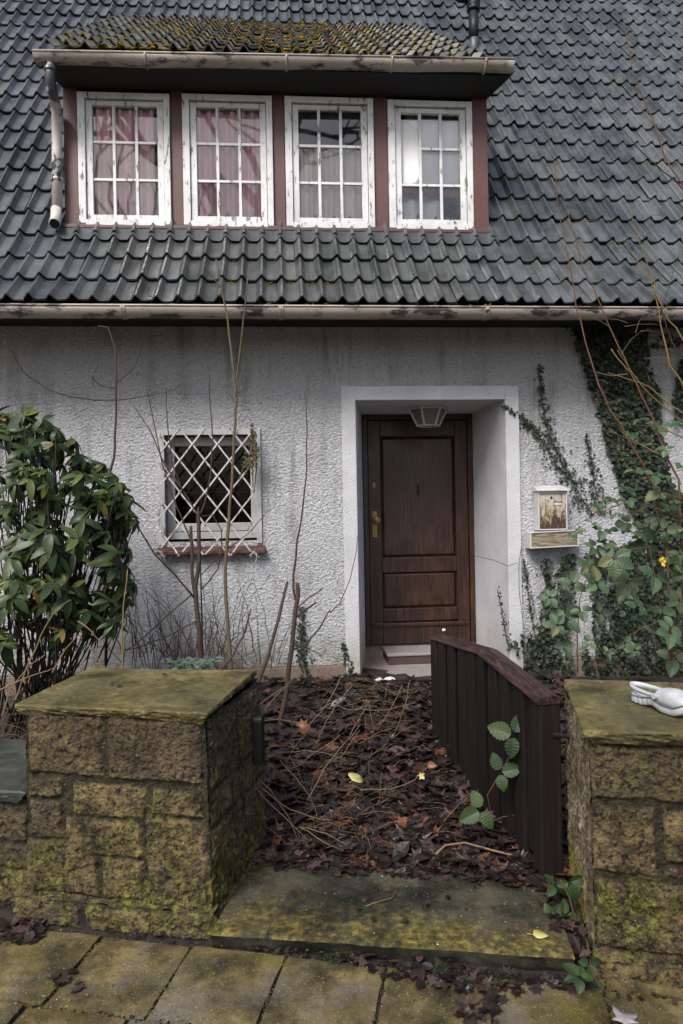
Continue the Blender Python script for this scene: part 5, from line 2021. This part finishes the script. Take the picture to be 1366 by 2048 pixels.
# long canes leaning over the gutter
lc_ = [([(1345, 1345), (1330, 1050), (1310, 974), (1291, 941), (1269, 900), (1250, 869), (1236, 843), (1217, 812), (1197, 769), (1188, 740), (1174, 697), (1160, 640), (1153, 613), (1142, 542), (1130, 484), (1118, 422), (1110, 340), (1095, 250)], (4.5, 4.35), .011, .0025, 'cane'),
       ([(1366, 1200), (1357, 960), (1329, 905), (1310, 848), (1290, 805), (1269, 762), (1248, 716), (1231, 680), (1213, 640), (1200, 607), (1168, 537), (1139, 437), (1110, 330)], (4.45, 4.3), .010, .003, 'cane'),
       ([(1400, 900), (1366, 770), (1340, 730), (1326, 672), (1320, 640), (1308, 563), (1279, 485), (1260, 420)], (4.4, 4.3), .010, .002, 'caneochre'),
       ([(1410, 780), (1372, 690), (1353, 655), (1337, 640), (1300, 560), (1262, 505), (1230, 480)], (4.35, 4.3), .008, .002, 'caneochre'),
       ([(1440, 560), (1366, 370), (1332, 319), (1303, 234), (1270, 158), (1243, 18)], (4.3, 4.3), .008, .0025, 'cane'),
       ([(1430, 440), (1355, 365), (1300, 320), (1215, 225), (1168, 129)], (4.35, 4.35), .007, .002, 'bark'),
       ([(1372, 830), (1340, 810), (1300, 775), (1260, 760), (1215, 745)], (4.3, 4.3), .006, .002, 'caneochre'),
       ([(1372, 850), (1330, 815), (1280, 770), (1255, 730), (1235, 700)], (4.35, 4.3), .006, .002, 'caneochre'),
       ([(1372, 720), (1345, 690), (1325, 620), (1342, 560), (1360, 500)], (4.4, 4.35), .005, .002, 'bark'),
       ([(1320, 910), (1280, 890), (1240, 872), (1195, 855)], 4.35, .004, .002, 'cane'), ([(1260, 745), (1235, 715), (1222, 698)], 4.3, .005, .004, 'straw'), ([(1325, 912), (1290, 895), (1258, 875)], 4.28, .005, .003, 'straw'),
       ([(1255, 748), (1225, 752), (1195, 745)], 4.3, .004, .002, 'straw')]
lt = thing("leaning_shrub", (2.1, 4.5, .38), "tangle of long bare red and ochre canes leaning over the gutter onto the tiles", "shrub")
for pts, dep, r0, r1, mt in lc_:
    mb = MB()
    p = path(pts, dep, .008)
    stalk(mb, p, r0 * .72, r1 * .8, 6)
    buds(mb, p, .003, .07)
    mb.build("cane", MAT[mt], lt, sm=True)
for _ in range(34):
    mb = MB()
    x, y = random.uniform(1180, 1370), random.uniform(420, 960)
    L = random.uniform(25, 90)
    a_ = random.choice((random.gauss(-2.4, .5), random.gauss(-.5, .6)))
    pts = [(x, y), (x + L * .5 * math.cos(a_), y + L * .5 * math.sin(a_) * .8 - 2), (x + L * math.cos(a_), y + L * math.sin(a_) * .7)]
    stalk(mb, path(pts, random.uniform(4.25, 4.5), .01), .0025, .001, 4)
    mb.build("twig", MAT['barkgreen'], lt)

bramble("bramble sprig with large bright leaves growing up against the gate boards", [(1028, 1470), (1000, 1545, 1.1), (962, 1620)], [([(1075, 1440), (1040, 1468), (1010, 1530), (975, 1590), (985, 1650)], (3.3, 3.42), .003, .002)], MAT['bramble2'], 3.36, .104)
bramble("bramble leaves beside the slab's corner at the foot of the pillar with the clog", [(1110, 1770), (1140, 1765, .8), (1128, 1832, 1.1), (1105, 1835, .8)], [([(1155, 1860), (1140, 1800), (1120, 1760)], 2.78, .003, .002)], MAT['bramble2'], 2.78, .07)
bramble("bright bramble seedling growing from the paving joint below the pillar", [(1180, 1925, .8), (1178, 1985, 1.1), (1160, 1955), (1200, 1960, .7)], [([(1200, 1975), (1190, 1950), (1180, 1925)], 2.47, .003, .002)], MAT['bramble2'], 2.47, .065, None, (0, -.7, .8))

# ------------------------------------------------------------------ fallen leaves
random.seed(77)
MAPLE = [(math.radians(a_), r_) for a_, r_ in ((90, 1), (74, .55), (52, .62), (40, .92), (24, .5), (-5, .62), (-30, .75), (-50, .42), (-90, .28), (-130, .42), (-150, .75), (185, .62), (156, .5), (140, .92), (128, .62), (106, .55))]
OVAL = [(2 * math.pi * k / 10, .62 + .38 * abs(math.cos(math.pi * k / 10)) ** 1.2) for k in range(10)]


def litter_leaf(mb, c, size, lie=1.0):
    n_ = Vector((random.gauss(0, .22), random.gauss(-.05, .22), lie))
    r_ = random.random()
    if r_ < .80:
        mb.star(c, n_, random.uniform(0, 6.28), size * .72, MAPLE, random.uniform(.05, .32))
    else:
        th_ = random.uniform(0, 6.28)
        mb.blade(c, (math.cos(th_), math.sin(th_), random.uniform(-.1, .35)), n_, size * random.uniform(.9, 1.4), size * random.uniform(.5, .8), random.uniform(-.5, .8), random.uniform(-.2, .4), 4)


mb = MB()
cnt = 0
while cnt < 8600:
    su, sw = random.uniform(-2.6, 1.75), .50 + 2.5 * random.random() ** 1.35
    p = S(su, sw, 0)
    u, ww, _ = H.inv(p)
    if ww > -.01 and not (.2 < u < .42 and ww < .75) and not (.2 < u < 1.3 and ww < .40 and random.random() < .03):
        continue
    if .2 < u < 1.35 and ww > -.26 and random.random() < (.90 if u < .6 else .965):
        continue
    on_path = -.6 < su < .85
    if not on_path and random.random() < .62:
        continue
    z = gh(p.x, p.y) + (.012 + .035 * random.random())
    if .2 < u < 1.35 and ww > -.27:
        z = .375 if ww < .44 else .475
    litter_leaf(mb, (p.x, p.y, z), .036 + .080 * random.random() ** 1.6)
    cnt += 1
for _ in range(620):
    su, sw = random.uniform(-.58, .85), .62 + 1.9 * random.random() ** 1.4
    p = S(su, sw, 0)
    if H.inv(p)[1] > -.3:
        continue
    n_ = Vector((random.gauss(0, .22), random.gauss(-.10, .22), 1))
    mb.star((p.x, p.y, gh(p.x, p.y) + .052), n_, random.uniform(0, 6.28), random.uniform(.040, .068), MAPLE, random.uniform(.1, .4))
# drifts against the slab riser, in the paving joints and in the corner before the low wall
def drift(poly, n, z, sz=(.02, .05)):
    xs, ys = [q_[0] for q_ in poly], [q_[1] for q_ in poly]
    k = 0
    while k < n:
        x, y = random.uniform(min(xs), max(xs)), random.uniform(min(ys), max(ys))
        if in_poly(x, y, poly):
            p = on_z(x, y, z)
            litter_leaf(mb, (p.x, p.y, z + random.uniform(.004, .014)), random.uniform(*sz))
            k += 1
drift([(690, 1905), (800, 1920), (1150, 1960), (1190, 1985), (1050, 1985), (990, 2010), (995, 2048), (930, 2048), (900, 1985), (780, 1960), (690, 1925)], 210, .0)
drift([(440, 1888), (690, 1910), (690, 1925), (440, 1895)], 45, .0, (.012, .03))
drift([(0, 1835), (80, 1845), (85, 1880), (50, 1895), (0, 1885)], 60, .0, (.025, .055))
drift([(210, 1862), (420, 1880), (400, 1890), (215, 1872)], 26, .0, (.012, .035))
drift([(95, 1960), (140, 1945), (135, 1970), (100, 1975)], 4, .0, (.04, .055))
drift([(135, 1965), (190, 1965), (185, 1985), (140, 1985)], 3, .0, (.03, .045))
drift([(1225, 2000), (1366, 2010), (1366, 1990), (1240, 1985)], 6, .0, (.015, .03))
drift([(560, 1730), (1080, 1745), (1060, 1770), (600, 1745)], 55, .062, (.02, .055))
drift([(700, 1760), (1060, 1780), (1050, 1870), (700, 1840)], 12, .062, (.015, .04))
drift([(1060, 1750), (1120, 1760), (1160, 1880), (1120, 1880)], 34, .062, (.03, .06))
drift([(1150, 1830), (1175, 1850), (1180, 1925), (1160, 1930)], 16, .05, (.03, .06))
drift([(200, 1345), (420, 1350), (380, 1385), (240, 1390)], 11, CAPZ, (.012, .03))
drift([(1240, 1365), (1366, 1366), (1366, 1380), (1250, 1378)], 6, CAPZ, (.012, .02))
for _ in range(46):
    u, z = H.px(random.choice((random.gauss(1150, 14), random.gauss(1250, 16), random.gauss(1185, 25), random.uniform(1060, 1366))), 606, EW - .04)
    litter_leaf(mb, tuple(H(u, EW - .03 + random.gauss(0, .02), GZM + .012 + .02 * random.random())), random.uniform(.03, .06))
tag(mb.build("fallen_leaves", MAT['litter'], loc=(0, 4, .2)), "wet brown fallen leaves carpeting the path and drifted along the slab", "fallen leaves", kind='stuff')

# dry stems over the path
mb = MB()
LINES = [([(515, 1445), (560, 1440), (610, 1447)], 3.9), ([(690, 1343), (660, 1400), (620, 1450), (580, 1510)], (4.6, 4.0)), ([(705, 1370), (660, 1430), (630, 1490)], (4.6, 4.1)), ([(700, 1470), (740, 1400), (746, 1460), (742, 1465)], 4.1),
         ([(805, 1370), (780, 1420), (755, 1460)], 4.3), ([(820, 1360), (815, 1400), (790, 1462)], 4.3), ([(525, 1510), (570, 1505), (610, 1498), (680, 1516), (720, 1460)], 3.75), ([(615, 1600), (660, 1520), (720, 1450)], (3.6, 3.9)),
         ([(512, 1575), (560, 1630), (615, 1680)], 3.4), ([(515, 1570), (580, 1620), (660, 1640)], 3.45), ([(600, 1655), (660, 1690), (720, 1700), (745, 1720)], 3.35), ([(600, 1655), (650, 1665), (730, 1718)], 3.36), ([(600, 1720), (640, 1722), (682, 1723)], 3.28),
         ([(720, 1580), (780, 1580), (830, 1560), (855, 1535)], 3.6), ([(535, 1550), (600, 1530), (640, 1500), (680, 1470)], 3.8), ([(500, 1425), (560, 1380), (585, 1358)], 4.4), ([(530, 1420), (560, 1385), (580, 1365)], 4.4),
         ([(560, 1520), (620, 1590), (640, 1650)], 3.6), ([(500, 1540), (540, 1580), (580, 1640), (600, 1690)], 3.45), ([(640, 1420), (660, 1405), (700, 1420), (780, 1420), (830, 1405)], 4.2)]
for pts, d in LINES:
    stalk(mb, path(pts, d, .012), .0026, .0016, 4)
for _ in range(260):
    su, sw = random.uniform(-.58, .7) if random.random() < .75 else random.uniform(-.6, 1.5), random.uniform(.6, 2.6)
    if random.random() < .75:
        su = random.uniform(-.58, .0)
    p = S(su, sw, 0)
    if H.inv(p)[1] > -.3:
        continue
    z = gh(p.x, p.y) + .03
    th_ = random.uniform(0, 6.28)
    L = random.uniform(.06, .32)
    d_ = Vector((math.cos(th_), math.sin(th_), random.uniform(0, .5)))
    q_ = Vector((p.x, p.y, z))
    stalk(mb, [q_, q_ + d_ * L * .5 + Vector((0, 0, .02)), q_ + d_ * L], random.uniform(.0009, .0021), .0008, 4)
for _ in range(60):       # dry grass behind the gate
    c = at_y(random.uniform(1118, 1150), random.uniform(1480, 1640), random.uniform(3.3, 3.9))
    d_ = Vector((random.gauss(0, .5), random.gauss(0, .3), random.uniform(-1, .6))).normalized()
    stalk(mb, [c, c + d_ * .06, c + d_ * .12 + Vector((0, 0, -.02))], .002, .001, 4)
tag(mb.build("dry_stems", MAT['straw'], loc=(0, 4, .2)), "thin straw coloured dead stems strewn and arching over the leafy path", "stems", kind='stuff')

t = NT("grit")
MAT['grit'] = t.done(t.ramp(t.island(), [(0, (.02, .015, .01)), (.4, (.09, .07, .04)), (.65, (.22, .18, .10)), (.85, (.10, .09, .015)), (1, (.40, .36, .28))]), .8)
mb = MB()
for _ in range(1500):
    r_ = random.random()
    if r_ < .55:
        p = S(random.uniform(-2.2, 1.5), random.uniform(-.95, -.01), 0)
        z = .002
    elif r_ < .72:
        p = S(random.uniform(-.52, .75), random.uniform(.0, .5), 0)
        z = TZ + .001
    elif r_ < .86:
        p = cq[0].lerp(cq[1], random.random()).lerp(cq[3].lerp(cq[2], random.random()), random.random())
        z = CAPZ + .001
    else:
        p = cq2[0].lerp(cq2[1], random.random()).lerp(cq2[3].lerp(cq2[2], random.random()), random.random())
        z = CAPZ + .001
    clump(mb, (p.x, p.y, z), .0015 + .0035 * random.random() ** 3, 5, .6)
mbj = MB()
for _ in range(900):      # crumbs and moss packed into the joints
    k = random.randint(-3, 7)
    if random.random() < .6:
        p = S(-1.003 + PW * k - .006 + random.gauss(0, .004), random.uniform(-.46, -.05), 0)
    else:
        p = S(random.uniform(-1.6, 1.3), random.choice((-.457, -.045)) + random.gauss(0, .006), 0)
    clump(mbj, (p.x, p.y, -.009), random.uniform(.003, .008), 5, .6)
t = NT("joint moss")
MAT['jmoss'] = t.done(t.ramp(t.island(), [(0, (.012, .010, .006)), (.6, (.035, .030, .012)), (1, (.075, .070, .012))]), .95, None, .1)
tag(mbj.build("joint_moss", MAT['jmoss'], loc=(0, 2.5, 0)), "dark soil crumbs and moss packed into the paving joints", "moss", kind='stuff')
tag(mb.build("grit", MAT['grit'], loc=(0, 2.6, 0)), "grit and moss crumbs scattered over paving, slab and pillar caps", "grit", kind='stuff')

# small weeds and moss along the joints
mb = MB()
for (x, y, z) in ((665, 1925, 0), (685, 1915, 0), (880, 1940, 0), (985, 1960, 0), (990, 1975, 0), (1020, 1968, 0), (1340, 1975, .0), (1352, 1968, 0), (1362, 1980, 0), (560, 1505, .1), (500, 1560, .1)):
    c = on_z(x, y, z)
    for k in range(random.randint(9, 16)):
        th_ = random.uniform(0, 6.28)
        d_ = Vector((math.cos(th_) * .6, math.sin(th_) * .6, random.uniform(.5, 1.2)))
        L = random.uniform(.012, .035)
        p = c + Vector((random.gauss(0, .012), random.gauss(0, .006), 0))
        mb.tube([p, p + d_ * L], .0007, 4)
        mb.blade(p + d_ * L, (math.cos(th_), math.sin(th_), .2), (0, 0, 1), random.uniform(.008, .015), .007, .4, .2, 3)
tag(mb.build("joint_weeds", MAT['bramble2'], loc=(0.4, 2.5, 0)), "tiny bright green weeds sprouting in the joint before the slab", "weeds", kind='stuff')

# single leaves one can point to
def one_leaf(name, mat, x, y, z, size, label, shape=None, rot=0.0, stalk_px=None, nrm=(0, -.1, 1)):
    c = on_z(x, y, z) if not isinstance(z, tuple) else at_y(x, y, z[0])
    mb = MB()
    if shape == 'maple':
        mb.star(c, nrm, rot, size, MAPLE, .35)
    else:
        d_ = Vector((math.cos(rot), math.sin(rot), .05))
        mb.blade(c - d_ * size * .5, d_, nrm, size, size * .8, .25, .12, 7, prof=lambda t: max(.04, math.sin(math.pi * t ** .6) ** .8))
        mb.tube([c - d_ * size * .5, c - d_ * size * .85 + Vector((0, .004, .003))], .0012, 4)
    o = mb.build(name, mat, sm=True)
    so = o.modifiers.new("thick", 'SOLIDIFY')
    so.thickness = .0012
    return tag(o, label, "leaf")


one_leaf("fallen_leaf", MAT['yleaf'], 1082, 1868, .068, .062, "small yellow stalked leaf lying on the dark threshold slab", None, .0)
one_leaf("fallen_leaf", MAT['yleaf'], 714, 1553, (3.62,), .105, "pale yellow leaf standing out on the brown leafy path", None, 1.1, None, (0, -.75, .7))
one_leaf("fallen_leaf", MAT['gleaf'], 1250, 2034, .012, .060, "grey lobed leaf on the mossy paving at the bottom edge", 'maple', 2.0)
one_leaf("fallen_leaf", MAT['yleaf'], 845, 1552, (3.62,), .030, "tiny bright yellow leaf on the path close to the gate boards", 'maple', .6, None, (0, -.6, .8))
one_leaf("fallen_leaf", MAT['oleaf'], 605, 1452, (4.05,), .055, "orange leaf caught on a straw stem near the wide pillar", 'maple', 1.6, None, (0, -.8, .6))
one_leaf("fallen_leaf", MAT['oleaf'], 940, 1815, .066, .045, "rust coloured leaf on the middle of the threshold slab", None, 2.4) if False else None
one_leaf("fallen_leaf", MAT['oleaf'], 864, 1530, (3.75,), .055, "reddish pink leaf on the path beside the gate's free end", None, -.5, None, (0, -.7, .7))

mb = MB()
p = [(872, 1708), (890, 1695), (930, 1690), (980, 1700), (1030, 1708), (1060, 1710)]
stalk(mb, [on_z(x, y, .10) + Vector((0, 0, .012 * math.sin(k))) for k, (x, y) in enumerate(p)], .006, .004, 6)
tag(mb.build("fallen_stick", MAT['straw'], sm=True), "curved bare stick lying on the leaves between slab and gate post", "stick")
mb = MB()
stalk(mb, path([(527, 1880), (535, 1862), (552, 1820), (556, 1785), (552, 1755)], (2.68, 2.9), .004), .0025, .0015, 5)
stalk(mb, path([(556, 1800), (566, 1795)], 2.8, .002), .0015, .001, 4)
tag(mb.build("dead_shoot", MAT['bark'], sm=True), "thin dark dead shoot poking up at the slab's corner by the wide pillar", "twig")
mb = MB()
stalk(mb, [on_z(x, y, .068) for x, y in ((732, 1812), (760, 1802), (782, 1797), (796, 1780))], .002, .0015, 5)
tag(mb.build("fallen_twig", MAT['straw'], sm=True), "pale little twig lying on the dark half of the threshold slab", "twig")
mb = MB()
c = H(.30, -.16, .372)
for k in range(5):
    clump(mb, c + Vector((random.gauss(0, .04), random.gauss(0, .03), .012)), random.uniform(.02, .045), 7, .5)
tag(mb.build("crumpled_rubbish", MAT['whitebit']), "crumpled whitish rubbish lying by the doorstep's corner", "rubbish")
mb = MB()
c = gp(888, 4.40)
c.z = zpx(888, 1266, 4.40) + .02
clump(mb, c, .012, 7, .8)
tag(mb.build("pebble", MAT['whitebit']), "tiny white pebble sitting on the free end of the gate's top rail", "pebble")

# ------------------------------------------------------------------ moss tuft on the trellis corner
mb = MB()
for pts, d in (([(505, 860), (500, 880), (508, 905), (504, 940), (506, 975)], 5.42), ([(505, 905), (492, 930), (482, 945), (478, 958)], 5.42), ([(512, 888), (513, 930), (508, 985)], 5.42)):
    stalk(mb, path(pts, d, .01), .010, .004, 6)
for _ in range(170):
    x, y = random.choice(((508, 862), (503, 890), (510, 905), (505, 925), (495, 930)))
    c = at_y(x + random.gauss(0, 5), y + random.gauss(0, 9), 5.40 + random.gauss(0, .01))
    th_ = random.uniform(0, 6.28)
    L = random.uniform(.015, .03)
    mb.blade(c, (math.cos(th_), -.4, math.sin(th_)), (0, -1, .4), L, L * .6, .5, .2, 3)
tag(mb.build("climber_stub", MAT['climber'], loc=H(-.68, -.12, 1.9), rot=H.a), "mossy dried climber stem clinging to the trellis' upper corner", "climber")

# ------------------------------------------------------------------ bare street trees behind the viewer, seen only in the window glass
def street_tree(x, y, h, label, seed):
    random.seed(seed)
    t = thing("bare_tree", (x, y, 0), label, "tree")
    mbT, mbC = MB(), MB()
    def grow(p, d, L, r, lv):
        pts = [p]
        for k in range(4):
            d = (d + Vector((random.gauss(0, .13), random.gauss(0, .13), random.gauss(.03, .08)))).normalized()
            p = p + d * L / 4
            pts.append(p)
        rr = [r * (1 - .40 * k / 4) for k in range(5)]
        (mbT if lv == 0 else mbC).tube(pts, rr, 7 if lv < 2 else 4, caps=False)
        if lv < 5:
            for k in range(3 if lv < 4 else 2):
                a_ = random.uniform(0, 6.28)
                s_ = d.orthogonal().normalized()
                dd = (d * random.uniform(.6, 1.0) + (s_ * math.cos(a_) + d.cross(s_) * math.sin(a_)) * random.uniform(.25, .52) + Vector((0, 0, .10))).normalized()
                grow(pts[random.choice((2, 3, 4))] if k else pts[-1], dd, L * random.uniform(.62, .8), r * .58, lv + 1)
    grow(Vector((x, y, -.05)), Vector((0, 0, 1)), h * .36, h * .024, 0)
    mbT.build("trunk", MAT['bark'], t)
    mbC.build("crown", MAT['bark'], t)


street_tree(1.9, -4.2, 18.0, "bare tree mirrored in the top panes of the third dormer window", 5)
